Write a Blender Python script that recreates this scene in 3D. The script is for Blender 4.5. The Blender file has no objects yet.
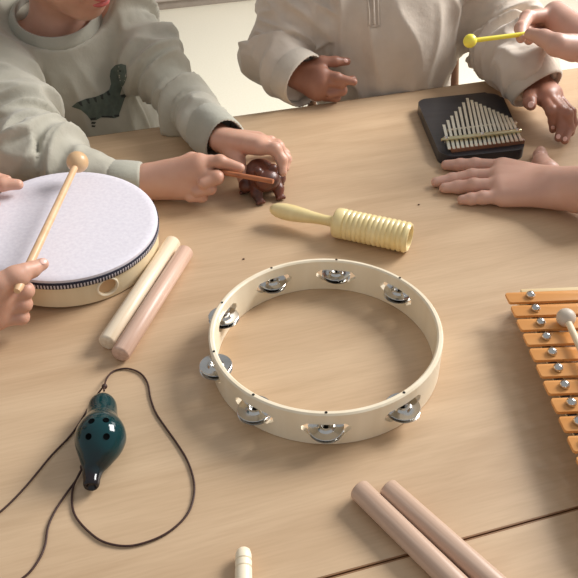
import bpy, bmesh, math, random
import numpy as np
from mathutils import Vector, Matrix, noise as mnoise
from mathutils.bvhtree import BVHTree

random.seed(7)
S = bpy.context.scene
COL = S.collection
PI = math.pi

# ------------------------------------------------------------------ camera
TZ = 0.56                                   # table top height above the floor
FOC, TILT, ROLL, CH = 700.0, 0.67081636, 0.03358782, 0.45588435


def cam_ray(px, py):
    u = (px - 289) / FOC
    v = (py - 289) / FOC
    c, s = math.cos(ROLL), math.sin(ROLL)
    u, v = c * u - s * v, s * u + c * v
    return Vector((u, math.cos(TILT) - v * math.sin(TILT), -math.sin(TILT) - v * math.cos(TILT)))


def P(px, py, z=0.0):
    """world point at height z above the table top"""
    d = cam_ray(px, py)
    t = (z - CH) / d.z
    return Vector((d.x * t, d.y * t, z + TZ))


def Q(px, py, y):
    """world point at distance y in front of the camera foot"""
    d = cam_ray(px, py)
    t = y / d.y
    return Vector((d.x * t, y, CH + d.z * t + TZ))


cam = bpy.data.cameras.new('camera')
cam.sensor_width = 36
cam.lens = 36 * FOC / 578
cam.clip_start = 0.02
camo = bpy.data.objects.new('camera', cam)
COL.objects.link(camo)
c0 = Vector((0, math.cos(TILT), -math.sin(TILT)))
u0 = Vector((0, math.sin(TILT), math.cos(TILT)))
r0 = Vector((1, 0, 0))
cr, sr = math.cos(ROLL), math.sin(ROLL)
right = r0 * cr - u0 * sr
up = u0 * cr + r0 * sr
M = Matrix((right, up, -c0)).transposed().to_4x4()
M.translation = Vector((0, 0, CH + TZ))
camo.matrix_world = M
S.camera = camo

# ------------------------------------------------------------------ materials
def lin(c):
    return tuple(((x / 255) / 12.92 if x / 255 <= .04045 else (((x / 255) + .055) / 1.055) ** 2.4) for x in c) + (1,)


def mat(name, rgb, rough=.5, metal=0, spec=.5, coat=0, sss=0, sheen=0):
    m = bpy.data.materials.new(name)
    m.use_nodes = True
    b = m.node_tree.nodes['Principled BSDF']
    b.inputs['Base Color'].default_value = lin(rgb)
    b.inputs['Roughness'].default_value = rough
    b.inputs['Metallic'].default_value = metal
    b.inputs['Specular IOR Level'].default_value = spec
    b.inputs['Coat Weight'].default_value = coat
    b.inputs['Coat Roughness'].default_value = .05
    if sss:
        b.inputs['Subsurface Weight'].default_value = sss
        b.inputs['Subsurface Radius'].default_value = (1, .35, .2)
        b.inputs['Subsurface Scale'].default_value = .006
    if sheen:
        b.inputs['Sheen Weight'].default_value = sheen
        b.inputs['Sheen Roughness'].default_value = .5
    return m


def nodes(m):
    t = m.node_tree
    return t, t.nodes, t.links, t.nodes['Principled BSDF']


def noise_color(m, a, b, scale=(1, 1, 1), nscale=8, detail=6, rot=(0, 0, 0), lo=.3, hi=.7, bump=0, bdist=.001, coord='Object', distort=0):
    t, n, l, bs = nodes(m)
    tc = n.new('ShaderNodeTexCoord')
    mp = n.new('ShaderNodeMapping')
    mp.inputs['Scale'].default_value = scale
    mp.inputs['Rotation'].default_value = rot
    nz = n.new('ShaderNodeTexNoise')
    nz.inputs['Scale'].default_value = nscale
    nz.inputs['Detail'].default_value = detail
    nz.inputs['Distortion'].default_value = distort
    rp = n.new('ShaderNodeValToRGB')
    rp.color_ramp.elements[0].position = lo
    rp.color_ramp.elements[1].position = hi
    rp.color_ramp.elements[0].color = lin(a)
    rp.color_ramp.elements[1].color = lin(b)
    l.new(tc.outputs[coord], mp.inputs['Vector'])
    l.new(mp.outputs['Vector'], nz.inputs['Vector'])
    l.new(nz.outputs['Fac'], rp.inputs['Fac'])
    l.new(rp.outputs['Color'], bs.inputs['Base Color'])
    if bump:
        bp = n.new('ShaderNodeBump')
        bp.inputs['Strength'].default_value = bump
        bp.inputs['Distance'].default_value = bdist
        l.new(nz.outputs['Fac'], bp.inputs['Height'])
        l.new(bp.outputs['Normal'], bs.inputs['Normal'])
    return m


def wood(name, a, b, rough=.45, grain=(3, 60, 60), nscale=1.0, rot=(0, 0, 0), lo=.3, hi=.7, coat=0):
    m = mat(name, a, rough, coat=coat)
    return noise_color(m, a, b, grain, nscale, 7, rot, lo, hi, bump=.08, bdist=.0004, distort=.4)


EDGE = math.atan2(1.1488 - .9565, .4991 + .2592)      # direction of the table's long edge


def table_material():
    m = mat('beech laminate', (208, 172, 134), .38)
    t, n, l, bs = nodes(m)
    tc = n.new('ShaderNodeTexCoord')
    mp = n.new('ShaderNodeMapping')
    mp.inputs['Scale'].default_value = (3.4, 26, 20)
    big = n.new('ShaderNodeTexNoise')
    big.inputs['Scale'].default_value = 1
    big.inputs['Detail'].default_value = 5
    big.inputs['Distortion'].default_value = 1.1
    mp2 = n.new('ShaderNodeMapping')
    mp2.inputs['Scale'].default_value = (30, 420, 100)
    fine = n.new('ShaderNodeTexNoise')
    fine.inputs['Scale'].default_value = 1
    fine.inputs['Detail'].default_value = 3
    mp3 = n.new('ShaderNodeMapping')
    mp3.inputs['Scale'].default_value = (1.3, 7.0, 1)
    lam = n.new('ShaderNodeTexNoise')
    lam.inputs['Scale'].default_value = 1
    lam.inputs['Detail'].default_value = 2
    for q in (mp, mp2, mp3):
        l.new(tc.outputs['Object'], q.inputs['Vector'])
    l.new(mp.outputs[0], big.inputs['Vector'])
    l.new(mp2.outputs[0], fine.inputs['Vector'])
    l.new(mp3.outputs[0], lam.inputs['Vector'])
    r1 = n.new('ShaderNodeValToRGB')
    r1.color_ramp.elements[0].position = .2
    r1.color_ramp.elements[1].position = .74
    r1.color_ramp.elements[0].color = lin(TABLE_A)
    r1.color_ramp.elements[1].color = lin(TABLE_B)
    l.new(big.outputs['Fac'], r1.inputs['Fac'])
    mx = n.new('ShaderNodeMix')
    mx.data_type = 'RGBA'
    mx.blend_type = 'MULTIPLY'
    mx.inputs['Factor'].default_value = 1
    r2 = n.new('ShaderNodeValToRGB')
    r2.color_ramp.elements[0].position = .35
    r2.color_ramp.elements[1].position = .6
    r2.color_ramp.elements[0].color = (.94, .93, .92, 1)
    r2.color_ramp.elements[1].color = (1, 1, 1, 1)
    l.new(fine.outputs['Fac'], r2.inputs['Fac'])
    l.new(r1.outputs['Color'], mx.inputs[6])
    l.new(r2.outputs['Color'], mx.inputs[7])
    mx2 = n.new('ShaderNodeMix')
    mx2.data_type = 'RGBA'
    mx2.blend_type = 'MULTIPLY'
    mx2.inputs['Factor'].default_value = 1
    r3 = n.new('ShaderNodeValToRGB')
    r3.color_ramp.elements[0].position = .35
    r3.color_ramp.elements[1].position = .65
    r3.color_ramp.elements[0].color = (.93, .91, .90, 1)
    r3.color_ramp.elements[1].color = (1, 1, 1, 1)
    l.new(lam.outputs['Fac'], r3.inputs['Fac'])
    l.new(mx.outputs[2], mx2.inputs[6])
    l.new(r3.outputs['Color'], mx2.inputs[7])
    l.new(mx2.outputs[2], bs.inputs['Base Color'])
    return m


TABLE_A, TABLE_B = (192, 161, 127), (213, 184, 150)
M_TABLE = table_material()
M_EDGE = wood('brown edge band', (128, 90, 58), (150, 108, 72), .5)
M_FLOOR = noise_color(mat('cream vinyl floor', (236, 226, 200), .35), (240, 232, 208), (247, 240, 220), (1, 1, 1), 160, 4, lo=.3, hi=.7)
M_WALL = noise_color(mat('warm white wall paint', (226, 220, 208), .8), (222, 216, 204), (230, 224, 213), (1, 1, 1), 6, 3)
M_CAB = noise_color(mat('pale grey cupboard laminate', (196, 184, 178), .4), (192, 180, 174), (201, 190, 184), (1, 1, 1), 12, 3)
M_PLINTH = noise_color(mat('grey plinth', (165, 152, 140), .5), (160, 146, 134), (170, 158, 147), (1, 1, 1), 20, 3)
M_BROWN = wood('brown stained wood', (96, 62, 42), (126, 84, 58), .5, (40, 40, 4))
M_CHAIR = wood('mid brown chair wood', (104, 72, 48), (126, 90, 62), .4, (40, 40, 4))
M_HOOP = wood('pale maple hoop', (226, 206, 168), (238, 221, 188), .4, (40, 40, 4))
M_PALE = wood('pale birch', (236, 220, 191), (246, 233, 208), .4, (50, 50, 6))
M_BEECH = wood('turned beech', (206, 166, 122), (224, 188, 146), .35, (40, 40, 6))
M_STICK = wood('beech mallet stick', (212, 170, 126), (228, 190, 150), .4, (60, 60, 6))
M_CLAVE_L = wood('cream wood of the claves', (222, 198, 166), (241, 225, 202), .38, (260, 260, 9))
M_CLAVE_P = wood('pinkish wood of the claves', (196, 158, 136), (222, 190, 170), .38, (260, 260, 9))
M_CLAVE_R = wood('rosy beech of the claves', (186, 154, 132), (214, 185, 164), .42, (280, 280, 9))
M_SKIN_DRUM = noise_color(mat('white drum skin', (226, 220, 228), .65), (217, 211, 220), (229, 224, 231), (1, 1, 1), 260, 5, bump=.15, bdist=.0003)
M_STEEL = noise_color(mat('polished steel', (205, 203, 198), .16, 1), (190, 188, 184), (216, 214, 210), (1, 1, 1), 40, 3)
M_STEELD = noise_color(mat('dark steel', (70, 66, 62), .35, 1), (60, 56, 52), (84, 80, 76), (1, 1, 1), 60, 3)
M_CREAMW = wood('cream lacquered wood', (232, 208, 146), (242, 222, 168), .33, (60, 60, 8), coat=.2)
M_TEAL = noise_color(mat('dark teal glaze', (10, 62, 64), .12, coat=1), (6, 48, 52), (16, 78, 78), (1, 1, 1), 30, 4)
M_GLAZE_B = noise_color(mat('brown black glaze', (40, 26, 24), .12, coat=1), (24, 18, 18), (52, 34, 30), (1, 1, 1), 60, 4)
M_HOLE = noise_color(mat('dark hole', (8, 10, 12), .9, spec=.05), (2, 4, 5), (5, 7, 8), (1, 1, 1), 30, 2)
M_CORD = noise_color(mat('dark brown cord', (58, 32, 24), .6), (46, 25, 19), (74, 42, 32), (1, 1, 1), 900, 2, bump=.4, bdist=.0005)
M_BLACKW = noise_color(mat('black satin wood', (38, 38, 42), .32), (34, 34, 38), (46, 46, 50), (20, 200, 20), 1, 4)
M_TINE = noise_color(mat('nickel tine', (214, 206, 184), .34, 1), (222, 216, 196), (236, 230, 212), (1, 1, 1), 60, 3)
M_BRASS = noise_color(mat('pale brass bar', (206, 196, 156), .3, 1), (198, 186, 146), (214, 206, 168), (1, 1, 1), 60, 3)
M_BRIDGE = wood('reddish bridge wood', (128, 86, 62), (156, 108, 80), .45, (20, 90, 90))
M_YELLOW = noise_color(mat('yellow plastic', (246, 232, 80), .35, sss=.15), (244, 226, 66), (250, 238, 96), (1, 1, 1), 40, 2)
M_ORANGE = noise_color(mat('orange lacquered bar', (220, 150, 82), .3, coat=.15), (212, 143, 74), (224, 159, 92), (2, 12, 12), 3, 3)
M_XFRAME = wood('pale xylophone frame', (226, 198, 148), (238, 214, 170), .45, (5, 60, 60))
M_XBALL = noise_color(mat('grey white mallet ball', (206, 190, 172), .45), (198, 182, 163), (212, 198, 181), (1, 1, 1), 60, 3)
M_XSTICK = wood('pale mallet stick', (230, 208, 172), (240, 222, 190), .4, (60, 60, 6))
M_FROG = noise_color(mat('dark red brown carved wood', (86, 44, 30), .42, coat=.1), (58, 28, 20), (112, 58, 38), (1, 1, 1), 60, 5, bump=.2, bdist=.001)
M_SCRAPER = wood('orange brown stick', (158, 92, 58), (184, 114, 74), .4, (60, 60, 6))
M_CRUMB = noise_color(mat('dark brown crumb', (70, 40, 24), .8), (60, 34, 20), (84, 50, 32), (1, 1, 1), 300, 2)

# navy and white woven braid round the drum
def braid_material():
    m = mat('navy and white braid', (40, 38, 62), .7)
    t, n, l, bs = nodes(m)
    uv = n.new('ShaderNodeUVMap')
    sp = n.new('ShaderNodeSeparateXYZ')
    l.new(uv.outputs[0], sp.inputs[0])

    def mth(op, a, b=None):
        q = n.new('ShaderNodeMath')
        q.operation = op
        for i, x in enumerate((a, b)):
            if x is None:
                continue
            if isinstance(x, (int, float)):
                q.inputs[i].default_value = x
            else:
                l.new(x, q.inputs[i])
        return q.outputs[0]
    st = mth('GREATER_THAN', mth('FRACT', mth('MULTIPLY', sp.outputs[0], 190)), .52)
    inner = mth('MULTIPLY', mth('GREATER_THAN', sp.outputs[1], .12), mth('LESS_THAN', sp.outputs[1], .70))
    f = mth('MULTIPLY', st, inner)
    mx = n.new('ShaderNodeMix')
    mx.data_type = 'RGBA'
    l.new(f, mx.inputs['Factor'])
    mx.inputs[6].default_value = lin((34, 32, 50))
    mx.inputs[7].default_value = lin((206, 200, 206))
    l.new(mx.outputs[2], bs.inputs['Base Color'])
    return m


M_BRAID = braid_material()

# ------------------------------------------------------------------ mesh helpers
class MB:
    def __init__(self):
        self.bm = bmesh.new()

    def mesh(self, verts, faces):
        vs = [self.bm.verts.new(v) for v in verts]
        for f in faces:
            try:
                self.bm.faces.new([vs[i] for i in f])
            except ValueError:
                pass
        return self

    def box(self, lo, hi, bevel=0, seg=2):
        b = bmesh.new()
        bmesh.ops.create_cube(b, size=1)
        for v in b.verts:
            v.co = Vector([lo[i] + (v.co[i] + .5) * (hi[i] - lo[i]) for i in range(3)])
        if bevel:
            bmesh.ops.bevel(b, geom=b.edges[:], offset=bevel, segments=seg, profile=.5, affect='EDGES')
        return self._take(b)

    def prism(self, poly, z0, z1, bevel=0, seg=3):
        b = bmesh.new()
        n = len(poly)
        lo = [b.verts.new((p[0], p[1], z0)) for p in poly]
        hi = [b.verts.new((p[0], p[1], z1)) for p in poly]
        b.faces.new(lo[::-1])
        top = b.faces.new(hi)
        for i in range(n):
            b.faces.new((lo[i], lo[(i + 1) % n], hi[(i + 1) % n], hi[i]))
        if bevel:
            bmesh.ops.bevel(b, geom=list(top.edges), offset=bevel, segments=seg, profile=.5, affect='EDGES')
        return self._take(b)

    def _take(self, b):
        b.verts.index_update()
        self.mesh([v.co.copy() for v in b.verts], [[v.index for v in f.verts] for f in b.faces])
        b.free()
        return self

    def lathe(self, prof, a=(0, 0, 0), b=None, n=32, squash=1.0, up=None):
        """prof: (distance along the axis, radius); the axis starts at a and points to b"""
        a = Vector(a)
        ax = Vector((0, 0, 1)) if b is None else (Vector(b) - a).normalized()
        ref = Vector(up) if up else (Vector((0, 0, 1)) if abs(ax.z) < .9 else Vector((1, 0, 0)))
        x = ax.cross(ref).normalized()
        y = x.cross(ax).normalized()
        vs, fs = [], []
        rings = []
        for s, r in prof:
            if r < 1e-6:
                rings.append([len(vs)])
                vs.append(a + ax * s)
            else:
                rings.append(list(range(len(vs), len(vs) + n)))
                for i in range(n):
                    t = 2 * PI * i / n
                    vs.append(a + ax * s + x * (r * math.cos(t)) + y * (r * squash * math.sin(t)))
        for q, w in zip(rings, rings[1:]):
            for i in range(n):
                j = (i + 1) % n
                if len(q) == 1 and len(w) == 1:
                    continue
                if len(q) == 1:
                    fs.append((q[0], w[i], w[j]))
                elif len(w) == 1:
                    fs.append((q[i], w[0], q[j]))
                else:
                    fs.append((q[i], w[i], w[j], q[j]))
        if len(rings[0]) > 1 and prof[0] != prof[-1]:
            fs.append(rings[0])
        if len(rings[-1]) > 1 and prof[0] != prof[-1]:
            fs.append(rings[-1][::-1])
        if prof[0] == prof[-1]:
            m = dict(zip(rings[-1], rings[0]))
            fs = [tuple(m.get(i, i) for i in f) for f in fs]
        return self.mesh(vs, fs)

    def tube(self, pts, rad, n=10, caps=True):
        pts = [Vector(p) for p in pts]
        if not isinstance(rad, (list, tuple)):
            rad = [rad] * len(pts)
        vs, fs = [], []
        ref = None
        for i, p in enumerate(pts):
            d = (pts[min(i + 1, len(pts) - 1)] - pts[max(i - 1, 0)]).normalized()
            if ref is None:
                ref = d.orthogonal().normalized()
            ref = (ref - d * ref.dot(d)).normalized()
            o = d.cross(ref)
            for k in range(n):
                t = 2 * PI * k / n
                vs.append(p + (ref * math.cos(t) + o * math.sin(t)) * rad[i])
        for i in range(len(pts) - 1):
            for k in range(n):
                j = (k + 1) % n
                fs.append((i * n + k, i * n + j, (i + 1) * n + j, (i + 1) * n + k))
        if caps:
            fs.append(list(range(n))[::-1])
            fs.append([(len(pts) - 1) * n + k for k in range(n)])
        return self.mesh(vs, fs)

    def ball(self, c, r, n=24, m=14, sc=(1, 1, 1)):
        c = Vector(c)
        prof = [(-r * math.cos(PI * i / m), r * math.sin(PI * i / m)) for i in range(m + 1)]
        prof[0] = (-r, 0)
        prof[-1] = (r, 0)
        k = len(self.bm.verts)
        self.lathe(prof, c, None, n)
        self.bm.verts.ensure_lookup_table()
        for v in self.bm.verts[k:]:
            v.co = Vector([c[i] + (v.co[i] - c[i]) * sc[i] for i in range(3)])
        return self

    def xf(self, M):
        self.bm.transform(M)
        return self


def finish(name, me, mt, parent=None, smooth=45):
    me.materials.append(mt)
    o = bpy.data.objects.new(name, me)
    COL.objects.link(o)
    if parent:
        o.parent = parent
    return o


def obj(name, mb, mt, parent=None, L=None, smooth=40):
    """link the shapes of mb (world coordinates, or local ones when L is None) as one mesh object"""
    bm = mb.bm
    bmesh.ops.recalc_face_normals(bm, faces=bm.faces[:])
    if L is not None:
        bm.transform(Matrix.Translation(-Vector(L)))
    for f in bm.faces:
        f.smooth = True
    lim = math.radians(smooth)
    for e in bm.edges:
        if len(e.link_faces) == 2 and e.calc_face_angle(0) > lim:
            e.smooth = False
    me = bpy.data.meshes.new(name)
    bm.to_mesh(me)
    bm.free()
    o = finish(name, me, mt, parent)
    if L is not None and parent is None:
        o.location = L
    return o


def tag(o, label, cat, group=None, kind=None):
    o['label'] = label
    o['category'] = cat
    if group:
        o['group'] = group
    if kind:
        o['kind'] = kind
    return o


def thing(name, label, cat, loc, rotz=0, group=None):
    o = bpy.data.objects.new(name, None)
    o.empty_display_size = .02
    COL.objects.link(o)
    o.location = loc
    o.rotation_euler = (0, 0, rotz)
    return tag(o, label, cat, group)


def struct(name, mb, mt):
    o = obj(name, mb, mt)
    o['kind'] = 'structure'
    return o


def copy_thing(root, loc, rotz, label):
    def rec(o, parent):
        c = o.copy()
        COL.objects.link(c)
        c.parent = parent
        for ch in o.children:
            rec(ch, c)
        return c
    r = rec(root, None)
    r.location = loc
    r.rotation_euler = (0, 0, rotz)
    r['label'] = label
    return r


def boolean(o, cutters):
    for c in cutters:
        md = o.modifiers.new('cut', 'BOOLEAN')
        md.operation = 'DIFFERENCE'
        md.object = c
        md.solver = 'EXACT'
    dg = bpy.context.evaluated_depsgraph_get()
    me = bpy.data.meshes.new_from_object(o.evaluated_get(dg))
    o.modifiers.clear()
    old = o.data
    o.data = me
    bpy.data.meshes.remove(old)
    for c in cutters:
        d = c.data
        bpy.data.objects.remove(c)
        bpy.data.meshes.remove(d)
    bm = bmesh.new()
    bm.from_mesh(me)
    for f in bm.faces:
        f.smooth = True
    for e in bm.edges:
        e.smooth = not (len(e.link_faces) == 2 and e.calc_face_angle(0) > .6)
    bm.to_mesh(me)
    bm.free()


def rounded(quad, r, n=6):
    """outline of a quadrilateral with rounded corners"""
    q = [Vector((p[0], p[1])) for p in quad]
    out = []
    for i in range(len(q)):
        a, b, c = q[i - 1], q[i], q[(i + 1) % len(q)]
        d1, d2 = (a - b).normalized(), (c - b).normalized()
        half = math.acos(max(-1, min(1, d1.dot(d2)))) / 2
        t = r / math.tan(half)
        cen = b + (d1 + d2).normalized() * (r / math.sin(half))
        p1, p2 = b + d1 * t, b + d2 * t
        a1 = math.atan2(p1.y - cen.y, p1.x - cen.x)
        a2 = math.atan2(p2.y - cen.y, p2.x - cen.x)
        da = (a2 - a1 + PI) % (2 * PI) - PI
        for k in range(n + 1):
            an = a1 + da * k / n
            out.append((cen.x + r * math.cos(an), cen.y + r * math.sin(an)))
    return out


# ------------------------------------------------------------------ the room
struct('floor', MB().box((-3.2, -2.2, -.05), (3.2, 5.4, 0)), M_FLOOR)
BACK = 4.3
wa = MB().box((-4.0, 0, 0), (4.0, .12, 2.7))
wa.xf(Matrix.Translation((-.2, BACK, 0)) @ Matrix.Rotation(EDGE, 4, 'Z'))
struct('wall_back', wa, M_WALL)

# low cupboard along the far wall: only its foot shows at the top of the picture
cd = Vector((math.cos(EDGE), math.sin(EDGE), 0))
cb = P(148, 13, -TZ)
cup = thing('storage_cupboard', 'pale grey low cupboard on the floor behind the left child', 'cupboard', (cb.x, cb.y, 0), EDGE)
obj('plinth', MB().box((0, .025, 0), (1.5, .4, .035), .002), M_PLINTH, cup)
obj('body', MB().box((0, .02, .035), (1.5, .42, .75), .004), M_CAB, cup)
for i in range(3):
    d = obj('door', MB().box((.006 + i * .498, 0, .045), (.494 + i * .498, .018, .735), .003), M_CAB, cup)
    obj('handle', MB().tube([(.44 + i * .498, -.02, .45), (.44 + i * .498, -.02, .58)], .006).tube([(.44 + i * .498, 0, .46), (.44 + i * .498, -.02, .46)], .005).tube([(.44 + i * .498, 0, .57), (.44 + i * .498, -.02, .57)], .005), M_STEEL, d)
bp_ = P(143, 13, -TZ)
bk = thing('bookcase', 'dark brown wooden bookcase left of the pale grey cupboard', 'bookcase', (bp_.x, bp_.y, 0), EDGE)
obj('side_panel', MB().box((-.03, 0, 0), (0, .3, 1.1), .002), M_BROWN, bk)
obj('side_panel', MB().box((-.9, 0, 0), (-.87, .3, 1.1), .002), M_BROWN, bk)
obj('back_panel', MB().box((-.87, .28, 0), (-.03, .3, 1.1)), M_BROWN, bk)
for z in (.05, .4, .75, 1.07):
    obj('shelf', MB().box((-.87, 0, z), (-.03, .28, z + .025), .001), M_BROWN, bk)

# ------------------------------------------------------------------ the two tables
def tabletop_things():
    e0 = P(108, 134)
    d = Vector((math.cos(EDGE), math.sin(EDGE), 0))
    nrm = Vector((-math.sin(EDGE), math.cos(EDGE), 0))
    s0 = P(454, 542.2)
    depth = (e0 - s0).dot(nrm)
    base = e0 - d * .27
    out = []
    for k, (lab, y0, y1) in enumerate((
            ('pale beech table carrying the instruments, the two children seated behind it', -depth + .0005, 0),
            ('pale beech table in the foreground, beyond the dark seam under the clave pair', -depth - .72, -depth - .0005))):
        org = base + nrm * y0
        t = thing('table', lab, 'table', (org.x, org.y, 0), EDGE)
        W, D = 1.12, y1 - y0
        obj('tabletop', MB().box((0, .0011, TZ - .024), (W, D - .0011, TZ), .0002, 1), M_TABLE, t)
        for ya, yb in ((0, .0011), (D - .0011, D)):
            obj('edge_band', MB().box((0, ya, TZ - .024), (W, yb, TZ - .0001), .0002, 1), M_EDGE, t)
        for x in (.05, W - .05):
            for y in (.05, D - .05):
                obj('leg', MB().lathe([(0, .018), (.004, .02), (TZ - .024, .024)], (x, y, 0), None, 20), M_EDGE, t)
        obj('apron', MB().box((.09, .085, TZ - .075), (W - .09, .1, TZ - .024)), M_EDGE, t)
        obj('apron', MB().box((.09, D - .1, TZ - .075), (W - .09, D - .085, TZ - .024)), M_EDGE, t)
        out.append(t)
    return out, d, nrm


TABLES, ED, EN = tabletop_things()

# ------------------------------------------------------------------ frame drum
DC = Vector((-.2406, .6463, 0))
DR = .0955
dn = Vector((.0887, -.0768, 1)).normalized()
DC.z = TZ + DR * math.hypot(dn.x, dn.y) + .0006
DH = .0382
drum = thing('frame_drum', 'round hand drum with white skin tilted on the table at the left', 'drum', DC)
dx = dn.cross(Vector((0, 1, 0))).normalized()
dy = dn.cross(dx)
drum.rotation_mode = 'QUATERNION'
drum.rotation_quaternion = Matrix((dx, dy, dn)).transposed().to_quaternion()
hoop = obj('hoop', MB().lathe([(0, DR - .006), (0, DR - .001), (.001, DR), (DH - .002, DR), (DH - .002, DR - .006), (0, DR - .006)], n=96), M_HOOP, drum)
# grip hole through the hoop
hw = P(107.5, 286, .018)
hl = Matrix((dx, dy, dn)) @ (hw - DC)
ha = math.atan2(hl.y, hl.x)
ct = obj('cutter', MB().lathe([(0, .0095), (.05, .0095)], (math.cos(ha) * (DR - .03), math.sin(ha) * (DR - .03), .0165), (math.cos(ha) * DR, math.sin(ha) * DR, .0165), 32), M_HOOP)
ct.matrix_world = Matrix.Translation(DC) @ drum.rotation_quaternion.to_matrix().to_4x4()
bpy.context.view_layer.update()
boolean(hoop, [ct])
obj('grommet', MB().lathe([(0, .0095), (.0018, .0098), (.0022, .0108), (.0016, .0118), (0, .0122), (0, .0095)], (math.cos(ha) * (DR - .0006), math.sin(ha) * (DR - .0006), .0165), (math.cos(ha), math.sin(ha), .0165) if False else (math.cos(ha) * 2, math.sin(ha) * 2, .0165), 32), M_PALE, drum)
pa = Vector((math.cos(ha) * (DR - .0050), math.sin(ha) * (DR - .0050), .0165))
obj('hole_tone_disc', MB().lathe([(0, .0094), (.0026, .0094), (.0026, 0)], pa, pa * 1 + Vector((math.cos(ha), math.sin(ha), 0)), 28), M_BEECH, drum)  # added disc; its tan stands in for light inside the open hole
obj('drum_skin', MB().lathe([(DH - .009, DR + .0006), (DH - .004, DR + .001), (DH - .001, DR + .0006), (DH + .0003, DR - .0018), (DH, DR - .008), (DH - .0004, 0)], n=96), M_SKIN_DRUM, drum)


def braid():
    me = bpy.data.meshes.new('braid')
    n = 192
    vs, fs, uvs = [], [], []
    prof = [(DH - .0118, DR + .0009), (DH - .0112, DR + .0019), (DH - .0045, DR + .0021), (DH - .0036, DR + .0012)]
    for s, r in prof:
        for i in range(n):
            t = 2 * PI * i / n
            vs.append((r * math.cos(t), r * math.sin(t), s))
    for k in range(len(prof) - 1):
        for i in range(n):
            j = (i + 1) % n
            fs.append((k * n + i, k * n + j, (k + 1) * n + j, (k + 1) * n + i))
            va, vb = (prof[k][0] - prof[0][0]) / .0082, (prof[k + 1][0] - prof[0][0]) / .0082
            uvs += [(i / n, va), ((i + 1) / n, va), ((i + 1) / n, vb), (i / n, vb)]
    me.from_pydata(vs, [], fs)
    ul = me.uv_layers.new(name='UVMap')
    for i, q in enumerate(uvs):
        ul.data[i].uv = q
    for p in me.polygons:
        p.use_smooth = True
    o = finish('braid', me, M_BRAID, drum)
    o['label'] = 'navy and white braid'


braid()

# drum mallet held by the child at the left edge
mb0, mb1 = P(77.5, 162, .082), P(32, 259, .066)
mdir = (mb1 - mb0).normalized()
mall = thing('drum_mallet', 'beech mallet with round ball head held over the white drum', 'mallet', mb0)
obj('head', MB().ball(mb0, .0122), M_BEECH, mall, mb0)
obj('stick', MB().lathe([(.009, .0036), (.12, .0039), (.205, .0042), (.21, .003)], mb0, mb1, 16), M_STICK, mall, mb0)

# ------------------------------------------------------------------ claves
def clave(a, b, mt, label, r=.0093, group=None):
    a, b = Vector(a), Vector(b)
    L = (b - a).length
    rr = .0022
    loc = Vector((a.x, a.y, a.z - r))
    prof = [(0, 0), (.0002, r - rr * 1.3), (.0008, r - rr * .5), (rr, r), (L - rr, r), (L - .0008, r - rr * .5), (L - .0002, r - rr * 1.3), (L, 0)]
    d = (b - a).normalized()
    rot = Matrix((Vector((0, 0, 1)).cross(d).normalized(), d.cross(Vector((0, 0, 1)).cross(d)).normalized(), d)).transposed()
    mb = MB().lathe(prof, (0, 0, 0), None, 28)
    o = obj('clave', mb, mt)
    o.location = a
    o.rotation_mode = 'QUATERNION'
    o.rotation_quaternion = rot.to_quaternion()
    return tag(o, label, 'clave', group)


def PT(px, py, r):
    return P(px, py, r)


clave(P(173.5, 241.5, .0092), P(106.5, 343.5, .0092), M_CLAVE_L, 'cream wooden clave lying next to the white drum, touching its pinkish twin', .0090, 'claves beside the drum')
clave(P(186, 250.8, .0092), P(119.6, 355.2, .0092), M_CLAVE_P, 'pinkish wooden clave lying beside the cream one near the white drum', .0090, 'claves beside the drum')
ca, cb2 = P(357.5, 488, .009), P(450, 578, .009)
cdv = (cb2 - ca).normalized()
clave(ca, ca + cdv * .18, M_CLAVE_R, 'rosy wooden clave in the foreground, the left one lying across the table seam', .0085, 'claves across the table seam')
ca, cb2 = P(386, 487.5, .009), P(487.5, 578, .009)
cdv = (cb2 - ca).normalized()
clave(ca, ca + cdv * .18, M_CLAVE_R, 'rosy wooden clave in the foreground, the right one lying across the table seam', .0085, 'claves across the table seam')

# ------------------------------------------------------------------ tambourine
TC = Vector((.0313, .4728, TZ + .0004))
TR, TH, TT = .105, .0362, .0052
tam = thing('tambourine', 'round pale wooden tambourine with steel jingles in the middle of the table', 'tambourine', TC)
fr = obj('frame', MB().lathe([(0, TR - TT), (0, TR - .0008), (.0008, TR), (TH - .0014, TR), (TH, TR - .0014), (TH, TR - TT + .0014), (TH - .0014, TR - TT), (0, TR - TT)], n=128), M_PALE, tam)
JA = [118, 158, -164, -128, -93, -55, 41, 80]
cut = MB()
ZS = TH * .5
for a in JA:
    c = MB()
    hl_, hh = .0200, .0064
    poly = [(-hl_, -.0012), (-hl_ + .006, -hh), (hl_ - .006, -hh), (hl_, -.0012), (hl_, .0026), (hl_ - .0045, hh), (-hl_ + .0045, hh), (-hl_, .0026)]
    c.prism(poly, -.012, .012)
    c.xf(Matrix.Translation((math.cos(math.radians(a)) * (TR - TT / 2), math.sin(math.radians(a)) * (TR - TT / 2), ZS)) @ Matrix.Rotation(math.radians(a) + PI / 2, 4, 'Z') @ Matrix.Rotation(PI / 2, 4, 'X'))
    c.bm.verts.index_update()
    cut.mesh([v.co.copy() for v in c.bm.verts], [[v.index for v in f.verts] for f in c.bm.faces])
    c.bm.free()
co = obj('cutter', cut, M_PALE)
co.location = TC
bpy.context.view_layer.update()
boolean(fr, [co])


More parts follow.
